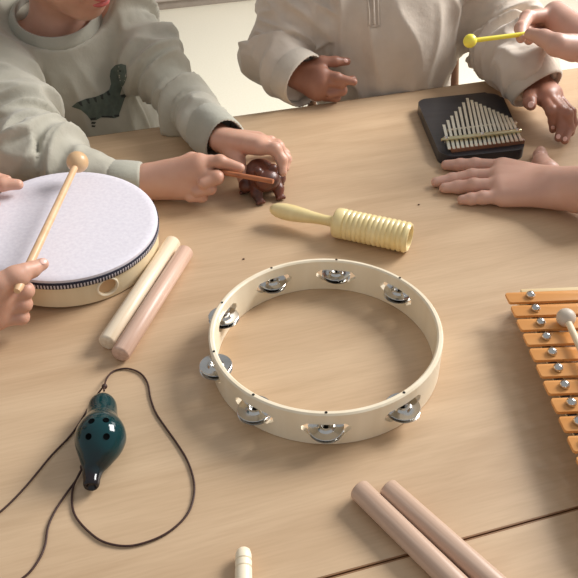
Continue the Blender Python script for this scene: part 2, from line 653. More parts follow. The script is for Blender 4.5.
def disc(z, flip, tilt, ph):
    s = -1 if flip else 1
    prof = [(0, .0012), (s * .0008, .0018), (s * .0030, .0042), (s * .0028, .0062), (s * .0006, .0076), (s * .0002, .0110), (s * .0010, .0142), (s * .0007, .0146),
            (-s * .0003, .0110), (s * .0001, .0078), (s * .0023, .0060), (s * .0025, .0043), (s * .0003, .0016), (0, .0012)]
    m = MB().lathe(prof, n=40)
    m.xf(Matrix.Translation((0, 0, z)) @ Matrix.Rotation(ph, 4, 'Z') @ Matrix.Rotation(tilt, 4, 'X'))
    return m


for i, a in enumerate(JA):
    ar = math.radians(a)
    j = bpy.data.objects.new('jingle', None)
    j.empty_display_size = .01
    COL.objects.link(j)
    j.parent = tam
    j.location = (math.cos(ar) * (TR - TT / 2), math.sin(ar) * (TR - TT / 2), ZS)
    obj('disc', disc(.0010, False, random.uniform(.02, .06), random.uniform(0, 6)), M_STEEL, j)
    obj('disc', disc(-.0018, True, random.uniform(.02, .08), random.uniform(0, 6)), M_STEEL, j)
    obj('pin', MB().lathe([(-.0155, 0), (-.0155, .0012), (TH - ZS + .0003, .0012), (TH - ZS + .0005, 0)], n=10), M_STEELD, j)

# ------------------------------------------------------------------ guiro shaker with a handle
ga, gb = P(270, 208.5, .0178), P(410, 238, .0178)
gd = (gb - ga)
GL = gd.length
g_root = thing('guiro_shaker', 'cream wooden guiro with a ribbed barrel and turned handle above the tambourine', 'guiro', (gb.x, gb.y, TZ))
hk = .490 * GL / .068
prof = [(q * hk, r) for q, r in ((0, 0), (.0008, .0035), (.003, .0062), (.008, .0086), (.016, .0099), (.024, .0098), (.034, .0086), (.044, .0070), (.054, .0061), (.060, .0060), (.065, .0066), (.068, .0078))]
obj('handle', MB().lathe(prof, ga, gb, 28), M_CREAMW, g_root, (gb.x, gb.y, TZ))
b0 = .068 * hk - .003
prof = [(b0 - .001, 0), (b0 - .001, .0085), (b0 + .0005, .0120), (b0 + .002, .0158), (b0 + .004, .0172), (b0 + .013, .0174), (b0 + .0136, .0168)]
x = b0 + .0142
nr = 13
pitch = (GL - .0015 - x) / nr
for i in range(nr):
    for q, dr in ((.04, .0160), (.16, .0168), (.34, .0173), (.66, .0173), (.84, .0168), (.96, .0160)):
        prof.append((x + pitch * (i + q), dr))
prof += [(GL - .0004, .0158), (GL, .0152), (GL, .0134), (GL - .0006, .0130), (GL - .03, .0130), (GL - .03, 0)]
obj('barrel', MB().lathe(prof, ga, gb, 44), M_CREAMW, g_root, (gb.x, gb.y, TZ), smooth=60)

# ------------------------------------------------------------------ ocarina on its cord
oa, ob_ = P(104, 394, .011), P(91.5, 484, .0085)
LOC = Vector((oa.x, oa.y, TZ))
oc = thing('ocarina', 'glossy dark teal ocarina with four finger holes on a brown cord', 'ocarina', LOC)
# the cord: a long loop lying on the table


def catmull(pts, n=10):
    pts = [Vector(p) for p in pts]
    pts = [pts[0] * 2 - pts[1]] + pts + [pts[-1] * 2 - pts[-2]]
    out = []
    for i in range(1, len(pts) - 2):
        a, b, c, d = pts[i - 1:i + 3]
        for j in range(n):
            t = j / n
            out.append(.5 * ((2 * b) + (c - a) * t + (2 * a - 5 * b + 4 * c - d) * t * t + (3 * b - a - 3 * c + d) * t ** 3))
    out.append(pts[-2])
    return out


Z0 = .0013
loop = [(104, 391, .014), (104.5, 386, .009), (107, 378, .004), (114, 371, Z0), (127, 368.5, Z0), (140, 373, Z0), (147.5, 383, Z0), (150.5, 398, Z0), (156, 413, Z0), (166, 428, Z0), (178, 445, Z0), (188, 462, Z0), (194, 482, Z0), (193, 500, Z0), (186, 516, Z0), (170, 531, Z0), (150, 541, Z0), (127, 546, Z0), (104, 542, Z0), (88, 531, Z0), (76, 517, Z0), (72, 503, Z0), (73, 488, .002), (78, 476, .003), (83, 467, .004),
        (76, 480, .003), (66, 494, Z0), (55, 511, Z0), (48, 527, Z0), (45, 545, Z0), (38, 561, Z0), (24, 577, Z0), (-6, 592, Z0), (-52, 586, Z0), (-60, 560, Z0), (-32, 535, Z0), (0, 512, Z0), (24, 488.5, Z0), (51, 456, Z0), (70, 436, Z0), (82, 419, Z0), (92, 402, Z0), (100, 391, .003), (104, 386, .009)]
cp = catmull([P(*q) for q in loop], 8)
obj('cord', MB().tube(cp, .00085, 8), M_CORD, oc, LOC)
obj('knot', MB().ball(P(104.5, 386.5, .009), .0026, 12, 8), M_CORD, oc, LOC)
obj('knot', MB().ball(P(83, 467, .004), .0026, 12, 8), M_CORD, oc, LOC)
# ------------------------------------------------------------------ kalimba
KT = .0155
kq = [P(416.5, 99.5, KT), P(500.5, 90.5, KT), P(526.5, 149.3, KT), P(441.5, 157.8, KT)]
kc = sum(kq, Vector()) / 4
KL = Vector((kc.x, kc.y, TZ))
kal = thing('kalimba', 'black thumb piano with seventeen metal tines lying near the far table edge', 'kalimba', KL)
kb = MB().prism(rounded([(p.x, p.y) for p in kq][::-1], .020, 10), TZ + .0006, TZ + KT, .0055, 4)
obj('body', kb, M_BLACKW, kal, KL)
tip_l, tip_m, tip_r = Vector((443.8, 124.5)), Vector((467.3, 98)), Vector((510.5, 117.5))
bot_l, bot_r = Vector((449.5, 149)), Vector((521.5, 140.5))
def lerp(a, b, t): return a + (b - a) * t
bar_l, bar_r = P(444.5, 139.3, KT + .010), P(518.5, 130.8, KT + .010)
for i in range(17):
    f_ = i / 16
    if i <= 6:
        tp = lerp(tip_l, tip_m, i / 6)
    else:
        tp = lerp(tip_m, tip_r, (i - 6) / 10)
    bt = lerp(bot_l, bot_r, f_)
    A, B = P(tp.x, tp.y, KT + .0125), P(bt.x, bt.y, KT + .0065)
    d = (B - A)
    side = d.cross(Vector((0, 0, 1))).normalized() * .0019
    upv = Vector((0, 0, .0009))
    mid = lerp(A, B, .70)
    mid.z = TZ + KT + .0088
    vs = []
    for q, w in ((A, 1.08), (lerp(A, mid, .12), 1), (mid, 1), (B, 1)):
        vs += [q + side * w, q - side * w, q - side * w - upv, q + side * w - upv]
    fs = [(0, 1, 2, 3)[::-1], (12, 13, 14, 15)]
    for s_ in range(3):
        for e_ in range(4):
            fs.append((s_ * 4 + e_, s_ * 4 + (e_ + 1) % 4, s_ * 4 + 4 + (e_ + 1) % 4, s_ * 4 + 4 + e_))
    obj('tine', MB().mesh(vs, fs), M_TINE, kal, KL)
dirb = (bar_r - bar_l).normalized()
obj('pressure_bar', MB().tube([bar_l - dirb * .004, bar_l, lerp(bar_l, bar_r, .5), bar_r, bar_r + dirb * .004], [.0018, .0030, .0030, .0030, .0018], 12), M_BRASS, kal, KL)
for f_ in (.02, .5, .98):
    c_ = lerp(bar_l, bar_r, f_)
    obj('screw', MB().lathe([(-.010, .0017), (.0018, .0017), (.0020, .0032), (.0036, .0028), (.0042, 0)], c_, c_ + Vector((0, 0, 1)), 14), M_STEEL, kal, KL)


def slab(a, b, w, z0, z1, bev=.001):
    a, b = Vector(a), Vector(b)
    d = (b - a)
    L_ = d.length
    m = MB().box((0, -w / 2, z0), (L_, w / 2, z1), bev)
    return m.xf(Matrix.Translation((a.x, a.y, 0)) @ Matrix.Rotation(math.atan2(d.y, d.x), 4, 'Z'))


obj('bridge', slab(P(451, 151.5, KT), P(523.5, 142.6, KT), .007, TZ + KT - .001, TZ + KT + .0058, .0012), M_BRIDGE, kal, KL)
u_l, u_r = lerp(P(446.5, 133, KT), bar_l, .2), lerp(P(515, 125, KT), bar_r, .2)
obj('tine_rest', slab(P(447, 135, KT), P(516, 126.5, KT), .005, TZ + KT - .001, TZ + KT + .0082, .001), M_TINE, kal, KL)

# ------------------------------------------------------------------ xylophone
XZ = .030
xe0, xe1 = P(507, 297.5, XZ), P(571, 446, XZ)
xb0, xb1 = P(507, 292.5, XZ), P(578, 289.8, XZ)
bd = Vector((xb1.x - xb0.x, xb1.y - xb0.y, 0)).normalized()      # along the bars
xd = Vector((bd.y, -bd.x, 0))                                     # towards the near, narrow end
XL = Vector((xe0.x, xe0.y, TZ))
xyl = thing('xylophone', 'orange barred xylophone at the right edge of the table', 'xylophone', XL)
NB = 13
PITCH = .01945
WX = Matrix.Translation(XL) @ Matrix((bd, -xd, Vector((0, 0, 1)))).transposed().to_4x4()
# local frame: x along the bars, -y towards the near end
shear = (xe1 - xe0).dot(bd) / (xe1 - xe0).dot(xd)
s0 = P(532, 293.5, XZ + .006); s8 = P(574.6, 404.5, XZ + .006)
sl0 = (s0 - xe0).dot(bd); sl8 = (s8 - xe0).dot(bd) ; sy0 = (s0 - xe0).dot(xd); sy8 = (s8 - xe0).dot(xd)
PITCH = (sy8 - sy0) / 7.0 if False else .01945
xlen0 = .215
def left_at(y): return shear * y
def rail_l(y): return sl0 + (sl8 - sl0) * (y - sy0) / (sy8 - sy0)
def right_at(y): return xlen0 - shear * y - .42 * y
def rail_r(y): return right_at(y) - .024 - .02 * y
ylast = PITCH * (NB - 1)
for side, fn in (('l', rail_l), ('r', rail_r)):
    ya, yb = -.02, ylast + .016
    io = .012 if side == 'l' else -.012
    pl = [(fn(ya) - .006 + io, -ya), (fn(ya) + .006 + io, -ya), (fn(yb) + .006 + io, -yb), (fn(yb) - .006 + io, -yb)]
    obj('rail', MB().prism(pl[::-1], .0005, XZ - .0065, .001).xf(WX), M_XFRAME, xyl, XL)
for ya in (-.0165, ylast + .0155):
    x0, x1 = rail_l(ya) - .004, rail_r(ya) + .004
    obj('end_board', MB().box((x0, -ya - .004, .0005), (x1, -ya + .002, XZ - .005), .001).xf(WX), M_XFRAME, xyl, XL)
for side, fn in (('l', rail_l), ('r', rail_r)):
    pl = [(fn(-.01) - .003, .01), (fn(-.01) + .003, .01), (fn(ylast + .008) + .003, -ylast - .008), (fn(ylast + .008) - .003, -ylast - .008)]
    obj('felt_strip', MB().prism(pl[::-1], XZ - .0065, XZ - .0028).xf(WX), M_STEELD, xyl, XL)
for i in range(NB):
    y = PITCH * i
    hw_ = .0074
    ql = [(left_at(y - hw_), -(y - hw_)), (right_at(y), -(y - hw_)), (right_at(y), -(y + hw_)), (left_at(y + hw_) + .0006, -(y + hw_))]
    b_ = obj('bar', MB().prism(rounded(ql[::-1], .0022, 4), XZ - .0028, XZ, .0005, 2).xf(WX), M_ORANGE, xyl, XL)
    for xs in (rail_l(y), rail_r(y)):
        sc = WX @ Vector((xs, -y, XZ))
        obj('screw', MB().lathe([(-.012, .0012), (.0002, .0012), (.0004, .0038), (.0016, .0043), (.0038, .0039), (.0054, .0022), (.0060, 0)], sc, sc + Vector((0, 0, 1)), 18), M_STEEL, b_, XL)

xa = P(566, 317.5, XZ + .0085)
xb_ = P(583, 353, XZ + .0090)
xm = thing('xylophone_mallet', 'pale mallet with grey white ball resting on the orange xylophone bars', 'mallet', xa)
obj('head', MB().ball(xa, .0085), M_XBALL, xm, xa)
obj('stick', MB().lathe([(.006, .0029), (.10, .0031), (.17, .0033), (.173, .002)], xa, xb_ + (xb_ - xa) * 1 + Vector((0, 0, -.001)), 14), M_XSTICK, xm, xa)

# ------------------------------------------------------------------ ribbed stick in the foreground
ra = P(243.5, 548, .007)
rb_ = P(243.5, 590, .007)
prof = [(0, 0), (.0006, .003), (.002, .0047), (.005, .0056), (.0085, .0058)]
for gx in (.0090, .0145):
    prof += [(gx, .0058), (gx + .0007, .0051), (gx + .0014, .0059)]
prof += [(.06, .0061), (.14, .0062), (.15, .005), (.151, 0)]
rs = obj('ribbed_stick', MB().lathe(prof, ra, rb_, 24), M_PALE, None, ra)
tag(rs, 'pale round stick with grooved tip at the bottom edge of the picture', 'stick')

# specks lying on the table
for px, py, r, lab in ((243.6, 259.4, .0011, 'tiny dark crumb on the table behind the rim of the tambourine'),
                       (418.7, 205, .0011, 'tiny dark crumb on the table between guiro and flat hand')):
    c_ = P(px, py, 0)
    cr_ = obj('crumb', MB().ball((c_.x, c_.y, TZ + r * .6), r, 10, 6, (1.3, 1, .6)), M_CRUMB, None, c_)
    tag(cr_, lab, 'crumb', 'crumbs on the table')

# ------------------------------------------------------------------ people
class Field:
    """a distance field on a grid: smooth unions of tapered limbs, meshed as one continuous surface"""

    def __init__(s, lo, hi, h):
        s.h = h
        s.lo = np.array(lo, float)
        n = np.ceil((np.array(hi, float) - s.lo) / h).astype(int) + 1
        s.ax = [s.lo[i] + h * np.arange(n[i]) for i in range(3)]
        s.G = np.full(tuple(n), 1.0, np.float32)

    def _win(s, lo, hi):
        sl = []
        for i in range(3):
            a = int(np.clip(np.floor((lo[i] - s.lo[i]) / s.h), 0, s.G.shape[i]))
            b = int(np.clip(np.ceil((hi[i] - s.lo[i]) / s.h) + 1, 0, s.G.shape[i]))
            sl.append(slice(a, b))
        X, Y, Z = np.meshgrid(*[s.ax[i][sl[i]] for i in range(3)], indexing='ij', sparse=True)
        return tuple(sl), X, Y, Z

    def _put(s, sl, d, k, sub):
        g = s.G[sl]
        if sub:
            d = -d
            hh = np.clip(.5 - .5 * (g - d) / k, 0, 1)
            s.G[sl] = g + (d - g) * hh + k * hh * (1 - hh)
        else:
            hh = np.clip(.5 + .5 * (g - d) / k, 0, 1)
            s.G[sl] = g + (d - g) * hh - k * hh * (1 - hh)

    def cone(s, a, b, ra, rb, k=.006, sub=False):
        a, b = np.array(a, float), np.array(b, float)
        r = max(ra, rb) + k + 3 * s.h
        sl, X, Y, Z = s._win(np.minimum(a, b) - r, np.maximum(a, b) + r)
        d = b - a
        L2 = max(float(d @ d), 1e-12)
        t = np.clip(((X - a[0]) * d[0] + (Y - a[1]) * d[1] + (Z - a[2]) * d[2]) / L2, 0, 1)
        dist = np.sqrt((X - a[0] - t * d[0]) ** 2 + (Y - a[1] - t * d[1]) ** 2 + (Z - a[2] - t * d[2]) ** 2) - (ra + (rb - ra) * t)
        s._put(sl, dist, k, sub)

    def path(s, pts, rad, k=.006):
        for i in range(len(pts) - 1):
            s.cone(pts[i], pts[i + 1], rad[i], rad[i + 1], k)

    def ell(s, c, r, k=.006, R=None, sub=False):
        c, r = np.array(c, float), np.array(r, float)
        m = r.max() + k + 3 * s.h
        sl, X, Y, Z = s._win(c - m, c + m)
        R = np.eye(3) if R is None else np.array(R)
        x, y, z = X - c[0], Y - c[1], Z - c[2]
        q = [R[0][i] * x + R[1][i] * y + R[2][i] * z for i in range(3)]
        k0 = np.sqrt(sum((q[i] / r[i]) ** 2 for i in range(3)))
        k1 = np.sqrt(sum((q[i] / r[i] ** 2) ** 2 for i in range(3))) + 1e-9
        s._put(sl, k0 * (k0 - 1) / k1, k, sub)

    def merge(s, o, k):
        g, d = s.G, o.G
        hh = np.clip(.5 + .5 * (g - d) / k, 0, 1)
        s.G = g + (d - g) * hh - k * hh * (1 - hh)

    def like(s):
        o = Field.__new__(Field)
        o.h, o.lo, o.ax = s.h, s.lo, s.ax
        o.G = np.full_like(s.G, 1.0)
        return o

    def mesh(s):
        G = s.G
        n = G.shape
        ins = G < 0
        c = np.zeros((n[0] - 1, n[1] - 1, n[2] - 1), np.int8)
        for i in (0, 1):
            for j in (0, 1):
                for k in (0, 1):
                    c += ins[i:n[0] - 1 + i, j:n[1] - 1 + j, k:n[2] - 1 + k]
        act = (c > 0) & (c < 8)
        idx = np.full(act.shape, -1, np.int64)
        cells = np.argwhere(act)
        idx[act] = np.arange(len(cells))
        acc = np.zeros((len(cells), 3))
        cnt = np.zeros(len(cells))
        for ax_ in range(3):
            for u in (0, 1):
                for v in (0, 1):
                    o0 = [0, 0, 0]
                    oth = [q for q in range(3) if q != ax_]
                    o0[oth[0]], o0[oth[1]] = u, v
                    o1 = list(o0)
                    o1[ax_] = 1
                    g0 = G[cells[:, 0] + o0[0], cells[:, 1] + o0[1], cells[:, 2] + o0[2]]
                    g1 = G[cells[:, 0] + o1[0], cells[:, 1] + o1[1], cells[:, 2] + o1[2]]
                    m = (g0 < 0) != (g1 < 0)
                    t = np.where(m, g0 / np.where(m, g0 - g1, 1), 0)
                    p = np.tile(np.array(o0, float), (len(cells), 1))
                    p[:, ax_] += t
                    acc += p * m[:, None]
                    cnt += m
        V = s.lo + s.h * (cells + acc / np.maximum(cnt, 1)[:, None])
        F = []
        for ax_ in range(3):
            a, b = [(1, 2), (2, 0), (0, 1)][ax_]
            sl0 = [slice(None)] * 3
            sl1 = [slice(None)] * 3
            sl0[ax_] = slice(0, -1)
            sl1[ax_] = slice(1, None)
            x = ins[tuple(sl0)] != ins[tuple(sl1)]
            e = np.argwhere(x)
            ok = (e[:, a] > 0) & (e[:, b] > 0) & (e[:, a] < n[a] - 1) & (e[:, b] < n[b] - 1)
            e = e[ok]
            q = []
            for da, db in ((1, 1), (0, 1), (0, 0), (1, 0)):
                w_ = e.copy()
                w_[:, a] -= da
                w_[:, b] -= db
                q.append(idx[w_[:, 0], w_[:, 1], w_[:, 2]])
            q = np.stack(q, 1)
            inside = ins[e[:, 0], e[:, 1], e[:, 2]]
            q[~inside] = q[~inside][:, ::-1]
            F.append(q)
        F = np.concatenate(F)
        return V, F[(F >= 0).all(1)]


def vnormals(V, F):
    a = np.cross(V[F[:, 2]] - V[F[:, 0]], V[F[:, 3]] - V[F[:, 1]])
    N = np.zeros_like(V)
    for i in range(4):
        np.add.at(N, F[:, i], a)
    return N / (np.linalg.norm(N, axis=1, keepdims=True) + 1e-12)


def relax(V, F, it=2, w=.5):
    for _ in range(it):
        S_ = np.zeros_like(V)
        c = np.zeros(len(V))
        for i in range(4):
            j = (i + 1) % 4
            np.add.at(S_, F[:, i], V[F[:, j]])
            np.add.at(S_, F[:, j], V[F[:, i]])
            np.add.at(c, F[:, i], 1)
            np.add.at(c, F[:, j], 1)
        V = V + w * (S_ / np.maximum(c, 1)[:, None] - V)
    return V


_rs = np.random.RandomState(3)
_T = _rs.rand(32, 32, 32)


def vnoise(p):
    p = np.asarray(p)
    i = np.floor(p).astype(int)
    f = p - i
    f = f * f * (3 - 2 * f)
    r = 0
    for a in (0, 1):
        for b in (0, 1):
            for c in (0, 1):
                w_ = (f[:, 0] if a else 1 - f[:, 0]) * (f[:, 1] if b else 1 - f[:, 1]) * (f[:, 2] if c else 1 - f[:, 2])
                r = r + w_ * _T[(i[:, 0] + a) % 32, (i[:, 1] + b) % 32, (i[:, 2] + c) % 32]
    return r


def rest_on_table(V):
    """soft things give way where they meet the table top or its edge"""
    V = V.copy()
    e0 = V3(P(108, 134))
    d, n_ = V3(ED), V3(EN)
    q = V - e0
    ly, lx = q @ n_, q @ d
    m = (ly < .0008) & (ly > -.68) & (lx > -.27) & (lx < .85) & (V[:, 2] < TZ + .0006) & (V[:, 2] > TZ - .07)
    dep, und = -ly + .0008, TZ + .0006 - V[:, 2]
    side = m & (dep < und * .8)
    V[side] += n_ * dep[side][:, None]
    up_ = m & ~side & (und < .05)
    V[up_, 2] = TZ + .0006
    return V


def field_obj(name, parts, mt, parent, L):
    vs, fs, o_ = [], [], 0
    if name in ('person', 'sweatshirt', 'jumper', 't_shirt'):
        parts = [(rest_on_table(v_), f_) for v_, f_ in parts]
    for V, F in parts:
        vs.append(V)
        fs.append(F + o_)
        o_ += len(V)
    V = np.concatenate(vs) - np.array(L)
    F = np.concatenate(fs)
    me = bpy.data.meshes.new(name)
    me.vertices.add(len(V))
    me.vertices.foreach_set('co', V.astype(np.float32).ravel())
    me.loops.add(F.size)
    me.loops.foreach_set('vertex_index', F.astype(np.int32).ravel())
    me.polygons.add(len(F))
    me.polygons.foreach_set('loop_start', np.arange(0, F.size, 4, dtype=np.int32))
    me.polygons.foreach_set('use_smooth', np.ones(len(F), bool))
    me.update(calc_edges=True)
    me.validate()
    o = finish(name, me, mt, parent)
    if parent is None:
        o.location = L
    return o


def skin(name, a, b, red):
    m = mat(name, a, .46, sss=.12)
    noise_color(m, a, b, (1, 1, 1), 22, 4, lo=.3, hi=.7)
    t, n, l, bs = nodes(m)
    tc = n.new('ShaderNodeTexCoord')
    nz = n.new('ShaderNodeTexNoise')
    nz.inputs['Scale'].default_value = 420
    nz.inputs['Detail'].default_value = 3
    bp = n.new('ShaderNodeBump')
    bp.inputs['Strength'].default_value = .12
    bp.inputs['Distance'].default_value = .0006
    l.new(tc.outputs['Object'], nz.inputs['Vector'])
    l.new(nz.outputs['Fac'], bp.inputs['Height'])
    l.new(bp.outputs['Normal'], bs.inputs['Normal'])
    return m


def knit(name, a, b, scale=900, patch=0):
    m = mat(name, a, .9, spec=.2, sheen=.25)
    noise_color(m, a, b, (1, 1, 1), 26, 6, lo=.3, hi=.7)
    t, n, l, bs = nodes(m)
    tc = n.new('ShaderNodeTexCoord')
    nz = n.new('ShaderNodeTexNoise')
    nz.inputs['Scale'].default_value = scale
    nz.inputs['Detail'].default_value = 3
    n2 = n.new('ShaderNodeTexNoise')
    n2.inputs['Scale'].default_value = 70
    n2.inputs['Detail'].default_value = 4
    b1 = n.new('ShaderNodeBump')
    b1.inputs['Strength'].default_value = .35
    b1.inputs['Distance'].default_value = .0006
    b2 = n.new('ShaderNodeBump')
    b2.inputs['Strength'].default_value = .45
    b2.inputs['Distance'].default_value = .0025
    l.new(tc.outputs['Object'], nz.inputs['Vector'])
    l.new(tc.outputs['Object'], n2.inputs['Vector'])
    l.new(n2.outputs['Fac'], b2.inputs['Height'])
    l.new(nz.outputs['Fac'], b1.inputs['Height'])
    l.new(b2.outputs['Normal'], b1.inputs['Normal'])
    l.new(b1.outputs['Normal'], bs.inputs['Normal'])
    return m


M_SKIN1 = skin('fair skin', (198, 148, 124), (212, 166, 144), .2)
M_SKIN2 = skin('brown skin', (150, 102, 82), (174, 124, 103), .2)
M_SKIN3 = skin('light skin', (198, 152, 132), (212, 168, 149), .2)
M_NAIL = noise_color(mat('fingernail', (236, 190, 176), .3), (230, 182, 168), (240, 198, 184), (1, 1, 1), 40, 2)
M_LIP = noise_color(mat('lips', (196, 96, 92), .4), (186, 88, 84), (206, 108, 102), (1, 1, 1), 80, 2)
M_EYE = noise_color(mat('eye white', (238, 236, 230), .2), (234, 230, 224), (242, 240, 236), (1, 1, 1), 60, 2)
M_IRIS = noise_color(mat('brown iris', (60, 38, 24), .2), (46, 28, 18), (74, 48, 30), (1, 1, 1), 200, 2)
M_HAIR1 = noise_color(mat('light brown hair', (120, 88, 58), .5), (98, 70, 44), (140, 106, 72), (3, 3, 30), 20, 5, bump=.6, bdist=.003)
M_HAIR2 = noise_color(mat('black hair', (34, 26, 22), .5), (24, 18, 16), (48, 38, 32), (3, 3, 30), 20, 5, bump=.6, bdist=.003)
M_SAGE = knit('sage grey sweatshirt', (178, 173, 157), (190, 185, 170))
M_SAGEC = knit('sage grey ribbing', (170, 167, 152), (181, 178, 164), 1200)
M_GREIGE = knit('warm grey jumper', (204, 190, 174), (214, 201, 186))
M_GREIGEC = knit('warm grey ribbing', (198, 186, 170), (208, 197, 182), 1200)
M_SEAM = knit('placket fabric', (190, 174, 158), (200, 185, 170))
M_ZIP = noise_color(mat('pale zip', (214, 200, 184), .4), (204, 190, 174), (222, 210, 196), (1, 1, 1), 200, 2)
M_DINO = noise_color(mat('grey green print', (92, 102, 92), .85), (84, 94, 84), (101, 111, 101), (1, 1, 1), 120, 4)
M_DINOD = noise_color(mat('charcoal print', (58, 62, 58), .85), (52, 55, 52), (66, 70, 66), (1, 1, 1), 120, 4)
M_DENIM = knit('dark blue trousers', (54, 62, 84), (66, 74, 98))
M_SHOE = noise_color(mat('grey shoe', (120, 116, 112), .6), (108, 104, 100), (132, 128, 124), (1, 1, 1), 40, 3)
M_TEE = knit('pale blue top', (170, 186, 204), (184, 198, 214))
M_TEE2 = knit('mustard top', (196, 160, 84), (208, 174, 100))


def V3(v):
    return np.array([v[0], v[1], v[2]], float)


def hand_field(wrist, elbow_side, wr, fingers, thumb, palm_r, forearm_r, h=.0015, fr=.0075, extra=(), skin_k=.004):
    """wrist, elbow_side: points; fingers: list of (points, radii); thumb likewise; palm spans wrist to each first finger point"""
    pts = [wrist, elbow_side] + [p for f_ in fingers for p in f_[0]] + list(thumb[0])
    A = np.array([V3(p) for p in pts])
    F = Field(A.min(0) - .034, A.max(0) + .034, h)
    F.cone(V3(elbow_side), V3(wrist), forearm_r, wr, .004)
    w_ = V3(wrist)
    mc = [V3(f_[0][0]) for f_ in fingers]
    sp = np.array(mc).mean(0)
    for i, m in enumerate(mc):
        # metacarpals fan out of the wrist
        st = w_ + (m - sp) * .45
        F.cone(st, m, palm_r * 1.0, palm_r * .86, .010)
    for a, b in zip(mc, mc[1:]):
        F.cone(w_ + (a - sp) * .3, (a + b) / 2, palm_r, palm_r * .85, .010)
    fg = F.like()
    for ps, rs in fingers:
        o = F.like()
        ps = [V3(p) for p in ps]
        for i in range(len(ps) - 1):
            o.cone(ps[i], ps[i + 1], rs[i], rs[i + 1] , .0022)
            if 0 < i:
                o.ell(ps[i], (rs[i] * 1.06,) * 3, .003)
        fg.merge(o, .0012)
    F.merge(fg, skin_k)
    tp, tr = thumb
    tp = [V3(p) for p in tp]
    o = F.like()
    for i in range(len(tp) - 1):
        o.cone(tp[i], tp[i + 1], tr[i], tr[i + 1], .004)
    F.merge(o, .006)
    for a, b, ra, rb in extra:
        F.cone(V3(a), V3(b), ra, rb, .008)
    V, Q_ = F.mesh()
    return relax(V, Q_, 1, .5), Q_


def head_parts(F, c, R, s):
    """add a child's head to field F: R columns are right, forward, up; s scales a head 0.2 m tall"""
    def at(x, y, z):
        return V3(c) + R @ (np.array([x, y, z]) * s)
    k = .012 * s
    F.ell(at(0, -.008, .025), np.array([.070, .083, .078]) * s, k, R)
    F.ell(at(0, .018, -.030), np.array([.057, .056, .062]) * s, .03 * s, R)
    F.ell(at(0, .052, -.074), np.array([.022, .018, .017]) * s, .022 * s, R)
    for sx in (-1, 1):
        F.ell(at(sx * .034, .046, -.036), np.array([.026, .022, .026]) * s, .02 * s, R)
        F.ell(at(sx * .072, -.006, -.012), np.array([.008, .017, .026]) * s, .006 * s, R)
        F.ell(at(sx * .029, .080, .002), np.array([.015, .010, .010]) * s, .010 * s, R, sub=True)
        F.ell(at(sx * .009, .083, -.024), np.array([.008, .008, .006]) * s, .006 * s, R)
    F.cone(at(0, .072, .004), at(0, .085, -.022), .007 * s, .0085 * s, .008 * s)
    F.ell(at(0, .074, -.047), np.array([.018, .009, .0055]) * s, .006 * s, R)
    F.ell(at(0, .071, -.057), np.array([.016, .009, .0060]) * s, .006 * s, R)
    F.ell(at(0, .083, -.052), np.array([.017, .006, .0012]) * s, .002 * s, R, sub=True)


def face_details(body, c, R, s, L, hair_mat):
    def at(x, y, z):
        return Vector(V3(c) + R @ (np.array([x, y, z]) * s))
    rot = Matrix([list(r) for r in R]).to_4x4()
    for sx in (-1, 1):
        p = at(sx * .029, .0640, .002)
        e = obj('eye', MB().ball(p, .0098 * s, 16, 10), M_EYE, body, L)
        obj('iris', MB().ball(at(sx * .029, .0695, .001), .0050 * s, 14, 8), M_IRIS, e, L)
    lf = Field(V3(at(0, .078, -.052)) - .03 * s, V3(at(0, .078, -.052)) + .03 * s, .0009)
    lf.ell(at(0, .0765, -.0475), np.array([.0150, .0078, .0042]) * s, .003 * s, R)
    lf.ell(at(0, .0738, -.0568), np.array([.0135, .0078, .0050]) * s, .003 * s, R)
    lf.ell(at(0, .0845, -.052), np.array([.014, .004, .0008]) * s, .002 * s, R, sub=True)
    field_obj('lips', [lf.mesh()], M_LIP, body, L)
    hf = Field(V3(c) - .13 * s, V3(c) + .13 * s, .004)
    hf.ell(at(0, -.016, .032), np.array([.080, .088, .082]) * s, .01, R)
    hf.ell(at(0, .075, -.045), np.array([.075, .06, .085]) * s, .02, R, sub=True)
    hf.ell(at(0, 0, -.11), np.array([.12, .12, .06]) * s, .02, R, sub=True)
    V, F_ = hf.mesh()
    N = vnormals(V, F_)
    V = V + N * ((vnoise(V * 70) - .5) * .008)[:, None]
    field_obj('hair', [(V, F_)], hair_mat, body, L)


def basis(fwd, up=(0, 0, 1)):
    f_ = np.array(fwd, float)
    f_ /= np.linalg.norm(f_)
    r_ = np.cross(f_, up)
    r_ /= np.linalg.norm(r_)
    return np.stack([r_, f_, np.cross(r_, f_)], 1)


def wrinkle(V, N, segs, amp, f_along, f_round, seed):
    """folds that run across a sleeve: noise stretched round the nearest of the limb segments"""
    best = np.full(len(V), 1e9)
    along = np.zeros(len(V))
    perp = np.zeros((len(V), 3))
    base = 0
    for a, b in segs:
        a, b = V3(a), V3(b)
        d = b - a
        L_ = np.linalg.norm(d)
        d = d / L_
        t = np.clip((V - a) @ d, -.02, L_ + .02)
        q = V - a - t[:, None] * d
        r = np.linalg.norm(q, axis=1)
        m = r < best
        best[m] = r[m]
        along[m] = base + t[m]
        perp[m] = (V - a)[m]
        base += L_
    p = np.stack([along * f_along + V[:, 2] * f_round * .8 + seed, V[:, 0] * f_round + 7.1 * seed, V[:, 1] * f_round + 3], 1)
    n1 = vnoise(p)
    n2 = vnoise(p * 2.1 + 9)
    rdg = np.clip(1 - np.abs(2 * n1 - 1) * 1.9, 0, 1) ** 1.4
    rd2 = np.clip(1 - np.abs(2 * n2 - 1) * 1.9, 0, 1) ** 1.4
    return amp * (rdg * .8 + rd2 * .35 - .45)


